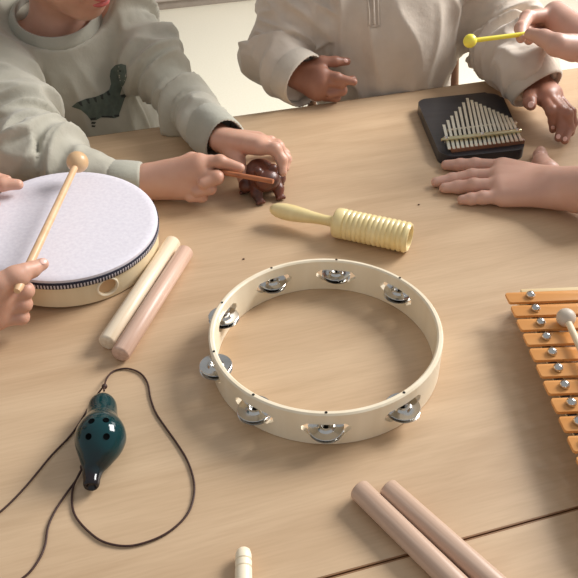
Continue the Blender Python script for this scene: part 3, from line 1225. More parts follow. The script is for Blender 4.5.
def cuff(name, tip, back, r0, r1, mt, parent, L, thick=.003, flare=0, sq=1.0, up=None):
    """a ribbed band: tip is the hand end, back the sleeve end"""
    tip, back = Vector(tip), Vector(back)
    W_ = (tip - back).length
    pr_ = [(0, r0 - thick), (0, r0 - .0005), (.004, r0 + .0010), (W_ * .5, (r0 + r1) / 2 + .0014), (W_ - .003, r1 + .0006), (W_, r1 - .0006), (W_ + .0004, r1 - thick * .7), (W_ - .002, r1 - thick), (W_ * .5, (r0 + r1) / 2 - thick), (0, r0 - thick)]
    mb = MB().lathe(pr_, back, tip, 72, sq, up)
    ax_ = (tip - back).normalized()
    for i, v in enumerate(mb.bm.verts):
        q = v.co - back
        rad = q - ax_ * q.dot(ax_)
        v.co += rad.normalized() * (.0005 * math.cos(36 * 2 * PI * (i % 72) / 72 * 1.0)) + rad * (.05 * math.sin(3 * 2 * PI * (i % 72) / 72 + tip.x * 40))
    return obj(name, mb, mt, parent, L, 60)


def band(name, c, R, ra, rb, h, mt, parent, L, flare=.012, thick=.0035):
    """collar: an elliptical ring, R columns are its two axes and its normal"""
    n = 72
    c = V3(c)
    prof = [(0, 0), (.25, .35), (.6, .75), (.9, 1.0), (1.0, .97)]
    outl = [(flare * (1 - q), h * q2) for q, q2 in prof] + [(flare * (1 - q) - thick, h * q2 - thick * .4) for q, q2 in prof[::-1]]
    vs, fs = [], []
    m = len(outl)
    for i in range(n):
        t = 2 * PI * i / n
        e = R[:, 0] * math.cos(t) * ra + R[:, 1] * math.sin(t) * rb
        o = R[:, 0] * math.cos(t) + R[:, 1] * math.sin(t)
        for dr, dz in outl:
            vs.append(c + e + o * dr + R[:, 2] * dz)
    for i in range(n):
        for k in range(m):
            fs.append((i * m + k, ((i + 1) % n) * m + k, ((i + 1) % n) * m + (k + 1) % m, i * m + (k + 1) % m))
    return obj(name, MB().mesh(vs, fs), mt, parent, L, 60)


def person(label, cat, L, mskin, spec):
    """one body mesh (head, trunk, limbs, hands) with clothing and hair as children"""
    L = Vector(L)
    c, R, s = spec['head']
    neck, chest, belly, pelvis = [V3(p) for p in spec['trunk']]
    shR, elR, wrR = [V3(p) for p in spec['armR']]
    shL, elL, wrL = [V3(p) for p in spec['armL']]
    tr = spec.get('trunk_r', (.036, .074, .078, .082))
    pts = np.array([V3(c), neck, chest, belly, pelvis, shR, shL, elR, elL] + [V3(p) for g in spec['legs'] for p in g])
    F = Field(pts.min(0) - .14, pts.max(0) + .14, .0042)
    hc = V3(c) + R @ np.array([0, -.012, -.05]) * s
    F.path([pelvis, belly, chest], [tr[3], tr[2], tr[1]], .05)
    F.cone(chest, neck, tr[1] * .7, tr[0] * 1.1, .03)
    F.cone(neck, hc, tr[0] * 1.05, tr[0], .02)
    for key, sh, el, wr_ in (('R', shR, elR, wrR), ('L', shL, elL, wrL)):
        F.cone(chest, sh, tr[1] * .75, .036, .03)
        fp, fr_ = spec.get('fore' + key, (el + (wr_ - el) * .5, .022))
        F.path([sh, el, V3(fp)], [.034, .026, fr_], .012)
    for hip, knee, ankle, toe in [[V3(p) for p in g] for g in spec['legs']]:
        F.path([hip, knee, ankle, toe], [.060, .042, .026, .020], .02)
    head_parts(F, c, R, s)
    V, Q_ = F.mesh()
    parts = [(relax(V, Q_, 1), Q_)] + spec['hands']
    body = field_obj('person', parts, mskin, None, L)
    tag(body, label, cat)
    face_details(body, c, R, s, L, spec['hair'])
    # trousers and shoes
    lf = Field(pts.min(0) - .16, pts.max(0) + .16, .006)
    lf.path([pelvis, belly], [tr[3] + .012, tr[2] + .004], .03)
    for hip, knee, ankle, toe in [[V3(p) for p in g] for g in spec['legs']]:
        lf.path([hip, knee, ankle + (knee - ankle) * .12], [.070, .052, .040], .03)
    field_obj('trousers', [lf.mesh()], M_DENIM, body, L)
    for hip, knee, ankle, toe in [[V3(p) for p in g] for g in spec['legs']]:
        sf = Field(np.minimum(ankle, toe) - .07, np.maximum(ankle, toe) + .07, .004)
        sf.cone(ankle + np.array([0, 0, .005]), toe, .034, .030, .01)
        heel = ankle.copy()
        heel[2] = toe[2]
        sf.cone(heel, toe, .033, .030, .01)
        sf.ell(np.array([ankle[0], ankle[1], -.495 - 0 + .0]) if False else heel - np.array([0, 0, .08]), (.3, .3, .05), .002, sub=True)
        field_obj('shoe', [sf.mesh()], M_SHOE, body, L)
    # top
    top = spec['top']
    cl = .008
    b = np.array([neck, chest, belly, pelvis, shR, shL, elR, elL, wrR, wrL])
    F = Field(b.min(0) - .13, b.max(0) + .13, .0030)
    rt = top.get('trunk_r', (.055, .092, .094, .096))
    hem = pelvis + (belly - pelvis) * .25
    F.path([hem, belly, chest], [rt[3], rt[2], rt[1]], .05)
    nc, na, nr_ = V3(top['neck'][0]), V3(top['neck'][1]), top['neck'][2]
    na = na / np.linalg.norm(na)
    F.cone(chest, nc - na * (nr_ * .75), rt[1] * .75, nr_ + .004, .03)
    F.cone(nc - na * .05, nc - na * .012, nr_ + .010, nr_ + .006, .03)
    for e in top.get('extra', ()):
        F.ell(V3(e[0]), e[1], .03)
    seg = []
    for key, sh, el in (('R', shR, elR), ('L', shL, elL)):
        tip, back, r0, r1 = top['cuff' + key]
        rs = top['r' + key]
        F.cone(chest, sh, rt[1] * .8, rs[0], .04)
        F.path([sh, el, V3(back)], rs, .012)
        seg += [(sh, el), (el, V3(back))]
    for key in 'RL':
        tip, back, r0, r1 = top['cuff' + key]
        tp_, bk_ = V3(tip), V3(back)
        dd = (tp_ - bk_) / np.linalg.norm(tp_ - bk_)
        F.cone(bk_ + dd * (r0 - .004), tp_ + dd * .04, r0 - .003, r0 - .003, .002, sub=True)
        F.cone(bk_ + dd * (r0 * 1.9), bk_ + dd * (r0 * 1.9 + .02), r0 * 1.55, r0 * 1.55, .002, sub=True)
    # neck opening
    F.cone(nc - na * .10, nc + na * .2, nr_ - .006, nr_ + .002, .006, sub=True)
    F.ell(nc + na * (.100 - top.get('collar_h', .016) * .55 - .022), (.100, .100, .100), .004, sub=True)
    V, Q_ = F.mesh()
    V = relax(V, Q_, 2)
    N = vnormals(V, Q_)
    # drape: cross folds on the sleeves, long soft folds on the trunk
    dt = np.full(len(V), 1e9)
    for a, b_ in ((hem, belly), (belly, chest), (chest, neck)):
        d = b_ - a
        t = np.clip(((V - a) @ d) / (d @ d), 0, 1)
        dt = np.minimum(dt, np.linalg.norm(V - a - t[:, None] * d, axis=1) - rt[1])
    da = np.full(len(V), 1e9)
    for (a, b_), r_ in zip(seg, (top['rR'][0], top['rR'][1], top['rL'][0], top['rL'][1])):
        d = b_ - a
        t = np.clip(((V - a) @ d) / (d @ d), 0, 1)
        da = np.minimum(da, np.linalg.norm(V - a - t[:, None] * d, axis=1) - r_)
    wa = np.clip(.5 + (dt - da) / .02, 0, 1)
    sd = top.get('seed', 1)
    w1 = wrinkle(V, N, seg, top.get('amp', .010), top.get('fa', 34), 9, sd)
    p2 = np.stack([V[:, 0] * 26 + 3 * sd, V[:, 1] * 26, V[:, 2] * 9 + V[:, 0] * 12], 1)
    w2 = (np.clip(1 - np.abs(2 * vnoise(p2) - 1) * 1.8, 0, 1) ** 1.3 - .4) * top.get('tamp', .004)
    # keep the cuffs and the neckline calm
    for key in 'RL':
        bk = V3(top['cuff' + key][1])
        wa *= np.clip((np.linalg.norm(V - bk, axis=1) - .045) / .03, .15, 1)
    calm = np.clip((np.linalg.norm(V - nc, axis=1) - nr_ - .012) / .05, 0, 1)
    V = V + N * ((wa * w1 + (1 - wa) * w2) * calm)[:, None]
    V = relax(V, Q_, 1, .4)
    swt = field_obj(top['name'], [(V, Q_)], top['mat'], body, L)
    for key in 'RL':
        tip, back, r0, r1 = top['cuff' + key]
        cuff('cuff', tip, back, r0, r1, top['rib'], swt, L)
    lift_ = top.get('collar_h', .016)
    a0 = Vector(nc - na * lift_ * .75)
    pr_ = [(0, nr_ + .0075), (.003, nr_ + .0098), (lift_ * .5, nr_ + .0072), (lift_ - .002, nr_ + .0018), (lift_, nr_ - .0004), (lift_ - .0012, nr_ - .0030), (lift_ * .5, nr_ - .001), (0, nr_ + .002), (0, nr_ + .0075)]
    obj('collar', MB().lathe(pr_, a0, Vector(nc), 80), top['rib'], swt, L, 60)
    return body, swt


def nail(body, L, a, b, w=.0034, l=.0044):
    """a fingernail lying on the finger that shows at picture point a and pointing to b"""
    bpy.context.view_layer.update()
    bv = BVHTree.FromObject(body, bpy.context.evaluated_depsgraph_get())
    o_ = Vector((0, 0, CH + TZ)) - Vector(L)
    h1, n1, _, _ = bv.ray_cast(o_, cam_ray(*a).normalized())
    if h1 is None:
        return
    d = (P(b[0], b[1], h1.z + L[2] - TZ) - Vector(L)) - h1
    d = (d - n1 * d.dot(n1)).normalized()
    m = MB().ball((0, 0, 0), 1, 18, 10, (w, l, .0011))
    m.xf(Matrix.Translation(h1 - n1 * .0003) @ Matrix((d.cross(n1), d, n1)).transposed().to_4x4())
    obj('fingernail', m, M_NAIL, body)


def off(p, x=0, y=0, z=0):
    return Vector((p[0] + x, p[1] + y, p[2] + z))


def G(x, y, z):
    return Vector((x, y, z + TZ))


def legs_of(pelvis, fwd, sep=.058, thigh=.20, toe=.10):
    p = Vector(pelvis)
    f_ = Vector((fwd[0], fwd[1], 0)).normalized()
    r_ = Vector((f_.y, -f_.x, 0))
    out = []
    for sx in (-1, 1):
        hip = p + r_ * sep * sx + Vector((0, 0, -.015))
        knee = hip + f_ * thigh + r_ * sx * .02 + Vector((0, 0, -.005))
        ank = Vector((knee.x, knee.y, .062)) - f_ * .01
        out.append((hip, knee, ank, Vector((ank.x, ank.y, .034)) + f_ * toe))
    return out


# ---- body of the ocarina
def ocarina_body():
    a = V3(P(101, 412, .012)); b = V3(P(100.5, 438, .0190)); c_ = V3(P(95.5, 460, .012)); d = V3(P(92.5, 472, .0095)); e = V3(P(91.5, 483, .0085))
    F = Field(b - .075, b + .075, .0011)
    ax_ = basis((b - a) * np.array([1, 1, 0]))
    F.ell(V3(P(102.3, 409, .0130)), (.0122, .0150, .0120), .003, ax_)
    F.cone(V3(P(103.6, 397, .0115)), V3(P(102.5, 404, .0120)), .0032, .0070, .006)
    F.ell(b, (.0182, .0225, .0178), .008, ax_)
    F.cone(V3(P(101.5, 421, .015)), b, .0128, .0165, .008)
    F.cone(b, c_, .0165, .0108, .008)
    F.path([c_, d, e], [.0090, .0070, .0064], .0025)
    f_ = basis((e - d) * np.array([1, 1, 0]))[:, 1]
    F.cone(e + f_ * .0045, e + f_ * .02, .0040, .0040, .0010, sub=True)
    F.ell(e + f_ * .0175, (.02, .0115, .02), .0008, ax_, sub=True)
    for px, py in ((92, 421), (105.5, 420), (88.5, 436.5), (106.5, 436.5)):
        pass
    V, Q_ = F.mesh()
    return relax(V, Q_, 2, .5), Q_


M_TEAL2 = mat('dark teal glaze shading to brown black', (4, 46, 50), .09, spec=.45)
def teal_fade():
    t, n, l, bs = nodes(M_TEAL2)
    tc = n.new('ShaderNodeTexCoord')
    sp = n.new('ShaderNodeSeparateXYZ')
    nz = n.new('ShaderNodeTexNoise')
    nz.inputs['Scale'].default_value = 60
    l.new(tc.outputs['Object'], sp.inputs[0])
    l.new(tc.outputs['Object'], nz.inputs['Vector'])
    ad = n.new('ShaderNodeMath'); ad.operation = 'MULTIPLY_ADD'
    l.new(nz.outputs['Fac'], ad.inputs[0]); ad.inputs[1].default_value = .012
    l.new(sp.outputs[1], ad.inputs[2])
    mr = n.new('ShaderNodeMapRange')
    mr.inputs['From Min'].default_value = -.082; mr.inputs['From Max'].default_value = -.066
    l.new(ad.outputs[0], mr.inputs['Value'])
    rp = n.new('ShaderNodeValToRGB')
    rp.color_ramp.elements[0].color = lin((26, 20, 24)); rp.color_ramp.elements[1].color = lin((4, 50, 54))
    l.new(mr.outputs[0], rp.inputs['Fac'])
    l.new(rp.outputs['Color'], bs.inputs['Base Color'])


teal_fade()
body_o = field_obj('body', [ocarina_body()], M_TEAL2, oc, LOC)
bpy.context.view_layer.update()
bvh = BVHTree.FromObject(body_o, bpy.context.evaluated_depsgraph_get())
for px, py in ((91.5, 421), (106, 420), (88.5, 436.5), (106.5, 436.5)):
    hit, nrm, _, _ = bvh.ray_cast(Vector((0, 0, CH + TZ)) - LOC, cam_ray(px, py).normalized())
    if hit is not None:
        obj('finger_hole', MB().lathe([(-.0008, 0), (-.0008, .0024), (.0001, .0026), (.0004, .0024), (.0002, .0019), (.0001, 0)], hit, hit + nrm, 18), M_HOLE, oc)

def head_at(chin, fwd, s):
    R = basis(fwd)
    return V3(chin) - R @ (np.array([0, .062, -.088]) * s), R, s


# ---- the child in the dinosaur sweatshirt
def dino_child():
    L = (-.29, 1.10, 0)
    wrR = P(147, 182, .024)
    wrL = P(221, 139, .034)
    elR = P(28, 152, .050)
    elL = P(183, 106, .026)
    hr = hand_field(wrR, P(118, 184, .028), .0165, [
        ([P(199, 163, .050), P(220, 161.5, .052), P(240, 168, .044)], [.0085, .0078, .0062]),
        ([P(196, 172, .040), P(217, 177.5, .038), P(203, 184, .034)], [.0085, .0080, .0066]),
        ([P(193, 181, .028), P(210, 188.5, .025), P(197, 192, .022)], [.0082, .0074, .0062]),
        ([P(187, 190, .017), P(202, 196.5, .013), P(190, 198, .012)], [.0078, .0066, .0056])],
        ([P(165, 172, .034), P(192, 160, .040), P(212, 162, .040), P(232, 168, .038)], [.012, .0095, .0080, .0062]), .0140, .0180)
    hl = hand_field(wrL, P(204, 124, .034), .0165, [
        ([P(260, 147, .056), P(275, 149, .056), P(282, 160, .044), P(282.5, 172, .032)], [.0088, .0078, .0068, .0058]),
        ([P(261, 144, .048), P(278, 147, .044), P(286, 159, .030), P(285, 168, .022)], [.0086, .0076, .0066, .0056]),
        ([P(262, 142, .036), P(277, 145, .030), P(285, 154, .020), P(285, 162, .012)], [.0082, .0072, .0062, .0054]),
        ([P(257, 139, .028), P(271, 141, .020), P(279, 148, .012), P(281, 155, .007)], [.0076, .0064, .0056, .0050])],
        ([P(228, 148, .034), P(238, 160, .032), P(242, 172, .026), P(243.5, 182, .018)], [.0110, .0090, .0080, .0066]), .0118, .0175)
    neck = Q(60, 28, 1.06)
    pelvis = Vector((-.300, 1.13, TZ - .175))
    spec = dict(
        head=head_at(Q(91, 19, 1.0), (.74, -.55, -.40), 1.14),
        trunk=(neck, off(neck, -.008, .008, -.085), Vector((-.314, 1.085, TZ - .05)), pelvis),
        armR=(Q(-16, 36, 1.03), elR, wrR), armL=(Q(121, 20, 1.085), elL, wrL),
        legs=legs_of(pelvis, -EN), hands=[hr, hl], hair=M_HAIR1,
        top=dict(name='sweatshirt', mat=M_SAGE, rib=M_SAGEC, seed=2, amp=.026, fa=32, tamp=.007,
                 trunk_r=(.060, .088, .090, .088), neck=(Q(55, 13, 1.045), (.10, -.36, .93), .058), collar_h=.019,
                 rR=(.060, .045, .0255), rL=(.050, .040, .034),
                 cuffR=(P(142, 180.5, .025), P(112, 180.5, .027), .0250, .0235), cuffL=(P(226, 142, .034), P(207, 127, .034), .0330, .0310)))
    body, sw = person('person in a sage grey dinosaur sweatshirt, scraping a small frog with a stick', 'person', L, M_SKIN1, spec)
    # the printed dinosaur follows the cloth
    bpy.context.view_layer.update()
    bv = BVHTree.FromObject(sw, bpy.context.evaluated_depsgraph_get())

    def decal(name, polys, mt, parent, lift):
        bm = bmesh.new()
        for poly in polys:
            vs = [bm.verts.new((x, y, 0)) for x, y in poly]
            f_ = bm.faces.new(vs)
            bmesh.ops.triangulate(bm, faces=[f_])
        for _ in range(7):
            es = [e for e in bm.edges if e.calc_length() > 9]
            if not es:
                break
            bmesh.ops.subdivide_edges(bm, edges=es, cuts=1)
            bmesh.ops.triangulate(bm, faces=bm.faces[:])
        dead = []
        for v in bm.verts:
            px, py = v.co.x / 3.853, 60 + v.co.y / 3.853
            o_ = Vector((0, 0, CH + TZ)) - Vector(L)
            hit, nm, _, _ = bv.ray_cast(o_, cam_ray(px, py).normalized())
            if hit is None:
                dead.append(v)
            else:
                v.co = hit + nm * lift
        bmesh.ops.delete(bm, geom=dead, context='VERTS')
        long = [f_ for f_ in bm.faces if max(e.calc_length() for e in f_.edges) > .028]
        bmesh.ops.delete(bm, geom=long, context='FACES')
        for f_ in bm.faces:
            f_.smooth = True
        me = bpy.data.meshes.new(name)
        bm.to_mesh(me)
        bm.free()
        return finish(name, me, mt, parent)

    out = [(422, 62), (426, 38), (444, 20), (468, 14), (486, 20), (489, 44), (489, 66), (480, 92), (468, 112), (462, 134), (478, 131), (486, 136), (480, 146), (458, 160), (442, 168), (447, 190), (440, 209), (458, 210), (458, 218), (440, 224), (412, 221), (388, 221), (370, 231), (350, 233), (336, 214), (312, 192), (276, 180), (296, 163), (330, 149), (368, 141), (400, 128), (420, 114), (427, 92)]
    d_ = decal('dinosaur_print', [out], M_DINO, sw, .0006)
    d_['label'] = 'grey green dinosaur print'
    dark = [[(300, 162), (312, 158), (318, 178), (312, 176)], [(330, 150), (342, 147), (346, 168), (338, 166)], [(358, 143), (370, 141), (374, 164), (366, 160)], [(384, 135), (395, 131), (398, 152), (390, 150)], [(408, 122), (417, 117), (424, 136), (414, 136)],
            [(466, 134), (478, 131), (486, 137), (480, 145), (466, 143)], [(438, 211), (458, 210), (458, 217), (440, 219)], [(392, 214), (430, 214), (438, 222), (412, 221), (390, 220)], [(346, 224), (370, 220), (366, 230), (348, 232)], [(352, 237), (370, 238), (364, 246), (350, 245)], [(352, 250), (368, 252), (364, 258), (352, 257)], [(460, 38), (467, 38), (467, 45), (460, 45)]]
    for q in dark:
        decal('dark_stripe', [q], M_DINOD, sw, .0010)
    return body


dino_child()

# ---- carved frog and its scraper
FC = P(263, 192, 0) + Vector((0, 0, .0010))
frog = thing('wooden_frog', 'small dark brown carved wooden frog rasp under the child\'s hand', 'frog', FC)


def frog_mesh():
    f_ = Field(V3(FC) + (-.05, -.05, -.002), V3(FC) + (.05, .05, .06), .0011)
    d = np.array([.35, -.94, 0])
    d /= np.linalg.norm(d)
    r_ = np.array([-d[1], d[0], 0]) * -1

    def at(f1, s1, z):
        return V3(FC) + d * f1 + r_ * s1 + np.array([0, 0, z])
    R = np.stack([r_, d, np.array([0, 0, 1])], 1)
    f_.ell(at(-.004, 0, .0215), (.0200, .0260, .0190), .004, R)
    f_.ell(at(.017, 0, .0255), (.0170, .0150, .0135), .005, R)
    for sx in (-1, 1):
        f_.ell(at(.015, sx * .0098, .0385), (.0056, .0060, .0054), .002, R)
        f_.path([at(-.014, sx * .014, .018), at(.000, sx * .0215, .014), at(-.010, sx * .0215, .005)], [.0100, .0090, .0055], .003)
        f_.path([at(.010, sx * .012, .017), at(.018, sx * .0145, .010), at(.023, sx * .0135, .0050)], [.0085, .0070, .0056], .003)
        for q in (-1, 0, 1):
            f_.cone(at(.023, sx * .0135, .0035), at(.029, sx * .0135 + q * .004, .0028), .0034, .0026, .0015)
            f_.cone(at(-.010, sx * .0215, .0035), at(-.003, sx * .024 + q * .004, .0028), .0034, .0026, .0015)
    f_.cone(at(.034, -.012, .024), at(.034, .012, .024), .0014, .0014, .0015, sub=True)
    V, F_ = f_.mesh()
    return relax(V, F_, 1, .4), F_, at


fv, ff, fat = frog_mesh()
field_obj('body', [(fv, ff)], M_FROG, frog, FC)
for i in range(6):
    y = -.026 + i * .0065
    zz = .020 + .0165 * math.sqrt(max(0, 1 - ((y + .004) / .027) ** 2))
    obj('ridge', MB().tube([fat(y, -.008, zz - .0022), fat(y, -.003, zz + .0006), fat(y, .003, zz + .0006), fat(y, .008, zz - .0022)], .0017, 8), M_FROG, frog, FC)
sa, sb = P(273.5, 181.5, .0450), P(206, 169.5, .0400)
scp = thing('frog_scraper', 'thin orange brown stick held against the wooden frog', 'stick', sa)
obj('stick', MB().lathe([(0, 0), (.0003, .0026), (.001, .0030), (.075, .0031), (.095, .0031), (.0955, 0)], sa, sb, 16), M_SCRAPER, scp, sa)


# ---- the child in the warm grey jumper
def jumper_child():
    L = (.17, 1.20, 0)
    wrR = P(303, 77, .036)
    wrL = P(539, 86, .042)
    elR = Q(276, 52, 1.12)
    elL = Q(506, 40, 1.13)
    hr = hand_field(wrR, Q(284, 76, 1.08), .0170, [
        ([P(321, 73, .048), P(337, 77.5, .044), P(354, 82, .038)], [.0085, .0074, .0056]),
        ([P(321, 81, .038), P(341, 83, .035), P(353, 79, .036)], [.0085, .0074, .0056]),
        ([P(319, 88, .027), P(342, 90.5, .022), P(330, 94, .020)], [.0082, .0074, .0062]),
        ([P(316, 94, .017), P(336, 97, .0095), P(325, 98, .0085)], [.0078, .0070, .0060])],
        ([P(308, 70, .046), P(322, 62, .060), P(335, 61.5, .060), P(347, 61.5, .057)], [.0115, .0090, .0078, .0060]), .0130, .0185)
    hl = hand_field(wrL, off(wrL, -.012, .022, .034), .0165, [
        ([P(543.5, 98, .042), P(551.5, 111, .037), P(553.5, 121, .022), P(553, 129.5, .0095)], [.0086, .0076, .0066, .0054]),
        ([P(548, 96.5, .044), P(560.5, 111, .038), P(562, 126, .020), P(558.5, 138, .0080)], [.0086, .0077, .0067, .0056]),
        ([P(552, 95, .042), P(567.5, 114, .036), P(569.5, 128, .018), P(565, 140.5, .0075)], [.0082, .0073, .0063, .0054]),
        ([P(554.5, 93.5, .038), P(571, 112, .030), P(573.5, 123, .016), P(571, 133, .0070)], [.0074, .0063, .0056, .0048])],
        ([P(535, 89, .040), P(530, 95.5, .042), P(529.5, 102, .042), P(531, 105.5, .040)], [.0110, .0098, .0088, .0072]), .0122, .0175)
    neck = Q(395, -40, 1.17)
    pelvis = Vector((.185, 1.245, TZ - .165))
    spec = dict(
        head=head_at(Q(398, -62, 1.12), (.0, -.90, -.42), 1.08),
        trunk=(neck, off(neck, -.002, .004, -.10), Vector((.178, 1.195, TZ - .05)), pelvis),
        armR=(Q(303, -14, 1.16), elR, wrR), armL=(Q(478, -22, 1.19), elL, wrL),
        legs=legs_of(pelvis, -EN), hands=[hr, hl], hair=M_HAIR2,
        top=dict(name='jumper', mat=M_GREIGE, rib=M_GREIGEC, seed=5, amp=.024, fa=36, tamp=.010,
                 trunk_r=(.060, .102, .100, .096), neck=(Q(395, -42, 1.165), (0, -.26, .966), .056), collar_h=.035,
                 rR=(.056, .048, .041), rL=(.062, .053, .041),
                 extra=(((.17, 1.13, TZ + .03), (.105, .05, .09)), ((.085, 1.15, TZ + .05), (.05, .04, .10)), ((.285, 1.18, TZ + .075), (.05, .05, .06))),
                 cuffR=(P(305, 82, .036), off(P(305, 82, .036), -.0235, .0235, .004), .0410, .0415), cuffL=(P(538, 90.5, .041), off(P(538, 90.5, .041), -.0120, .0250, .0165), .0385, .0385)))
    body, sw = person('person in a warm grey jumper with a short zip, both hands at the table edge', 'person', L, M_SKIN2, spec)
    bpy.context.view_layer.update()
    bv = BVHTree.FromObject(sw, bpy.context.evaluated_depsgraph_get())
    org = Vector((0, 0, CH + TZ)) - Vector(L)

    def on(px, py, lift):
        hit, nm, _, _ = bv.ray_cast(org, cam_ray(px, py).normalized())
        return (hit + nm * lift, nm) if hit is not None else None
    nail(body, L, (531, 104.5), (531.3, 109), .0042, .0046)
    nail(body, L, (558.3, 136.5), (557.5, 141), .0030, .0036)
    nail(body, L, (565, 138.8), (564, 143), .0029, .0035)
    nail(body, L, (553, 127.5), (553, 132), .0030, .0036)
    nail(body, L, (346, 60.5), (350, 61), .0032, .0040)
    # placket with its zip
    rows = []
    for py in np.linspace(-34, 27, 20):
        r_ = [on(374 + (py - 27) * .03 + dx_, py, .0012 if abs(dx_) < 6 else .0002) for dx_ in (-6.6, -6, -3, 0, 3, 6, 6.6)]
        if all(r_):
            rows.append([q[0] for q in r_])
    if rows:
        vs = [p for r_ in rows for p in r_]
        fs = [(i * 7 + k, i * 7 + k + 1, i * 7 + 8 + k, i * 7 + 7 + k) for i in range(len(rows) - 1) for k in range(6)]
        pk = obj('placket', MB().mesh(vs, fs), M_SEAM, sw)
        zp = [on(374 + (py - 27) * .03, py, .0022) for py in np.linspace(-34, 24, 24)]
        obj('zip', MB().tube([q[0] for q in zp if q], .0016, 8), M_ZIP, sw)
        for dx_ in (-4.6, 4.6):
            zp = [on(374 + (py - 27) * .03 + dx_, py, .0016) for py in np.linspace(-34, 25, 24)]
            obj('piping', MB().tube([q[0] for q in zp if q], .0011, 8), M_GREIGE, sw)
    return body


jumper_child()


# ---- the child at the right edge: yellow mallet in one hand, the other flat on the table
def right_child():
    L = (.80, .90, 0)
    wrL = P(551, 187, .024)          # the flat hand
    flat = hand_field(wrL, P(604, 192, .040), .0245, [
        ([P(503, 167.5, .0150), P(475, 165, .0120), P(460, 165, .0090), P(446, 165, .0072)], [.0100, .0088, .0080, .0066]),
        ([P(500, 176, .0165), P(472, 176, .0130), P(452, 179.5, .0085), P(436, 182, .0070)], [.0100, .0088, .0078, .0064]),
        ([P(501, 186, .0160), P(474, 185.6, .0130), P(458, 187, .0085), P(444.5, 188, .0070)], [.0100, .0088, .0078, .0066]),
        ([P(504, 196.5, .0135), P(483, 197.6, .0110), P(471, 199, .0080), P(462, 199.8, .0066)], [.0092, .0078, .0070, .0060])],
        ([P(548, 172, .018), P(541, 162, .014), P(540, 155, .010), P(540.5, 151, .0075)], [.0150, .0105, .0086, .0068]), .0150, .0300)
    wrR = P(582, 41, 0.135)
    pinch = hand_field(wrR, P(616, 46, 0.130), .0240, [
        ([P(555, 14, 0.152), P(527, 17.5, 0.154), P(521, 28, 0.151), P(521, 38, 0.147)], [.0095, .0088, .0078, .0064]),
        ([P(556, 18, 0.142), P(532, 21, 0.140), P(526, 32, 0.138), P(529, 40, 0.134)], [.0095, .0086, .0076, .0064]),
        ([P(560, 24, 0.130), P(540, 26, 0.126), P(537, 36, 0.124), P(548, 42, 0.124)], [.0092, .0082, .0072, .0062]),
        ([P(564, 32, 0.120), P(548, 35, 0.116), P(547, 43, 0.116), P(556, 46, 0.118)], [.0086, .0074, .0064, .0056])],
        ([P(574, 48, 0.148), P(557, 45, 0.156), P(543.5, 38, 0.158), P(530.5, 34, 0.156)], [.0165, .0130, .0098, .0076]), .0185, .0255)
    neck = Vector((.78, .90, TZ + .17))
    pelvis = Vector((.84, .92, TZ - .165))
    spec = dict(
        head=head_at((.715, .89, TZ + .20), (-.88, -.12, -.40), 1.08),
        trunk=(neck, off(neck, .012, 0, -.09), Vector((.82, .91, TZ - .04)), pelvis),
        armR=(Vector((.78, 1.03, TZ + .10)), Vector((.66, 1.09, TZ + .04)), wrR), armL=(Vector((.77, .77, TZ + .09)), Vector((.60, .72, TZ + .06)), wrL),
        legs=legs_of(pelvis, (-1, 0, 0)), foreR=(P(617, 46, .130), .0245), foreL=(P(605, 192, .040), .0295), hands=[flat, pinch], hair=M_HAIR1,
        top=dict(name='t_shirt', mat=M_TEE, rib=M_TEE, seed=3, amp=.004, tamp=.004, trunk_r=(.055, .094, .096, .098), neck=((.775, .90, TZ + .165), (-.25, 0, .97), .056),
                 rR=(.052, .044, .042), rL=(.052, .044, .042),
                 cuffR=((.655, 1.085, TZ + .045), (.672, 1.08, TZ + .05), .0440, .0450), cuffL=((.597, .722, TZ + .062), (.615, .726, TZ + .064), .0440, .0450)))
    body, sw = person('person at the right edge with one hand flat on the table and one raised', 'person', L, M_SKIN3, spec)
    nail(body, L, (541, 151.8), (540.6, 147), .0042, .0048)
    return body


right_child()
ya, yb = P(470, 41, .150), P(528, 33.6, .152)
ym = thing('yellow_mallet', 'small bright yellow mallet held above the black thumb piano', 'mallet', ya)
obj('head', MB().ball(ya, .0084), M_YELLOW, ym, ya)
obj('stick', MB().lathe([(.006, .0029), (.04, .0028), (.079, .0029), (.080, 0)], ya, yb, 16), M_YELLOW, ym, ya)


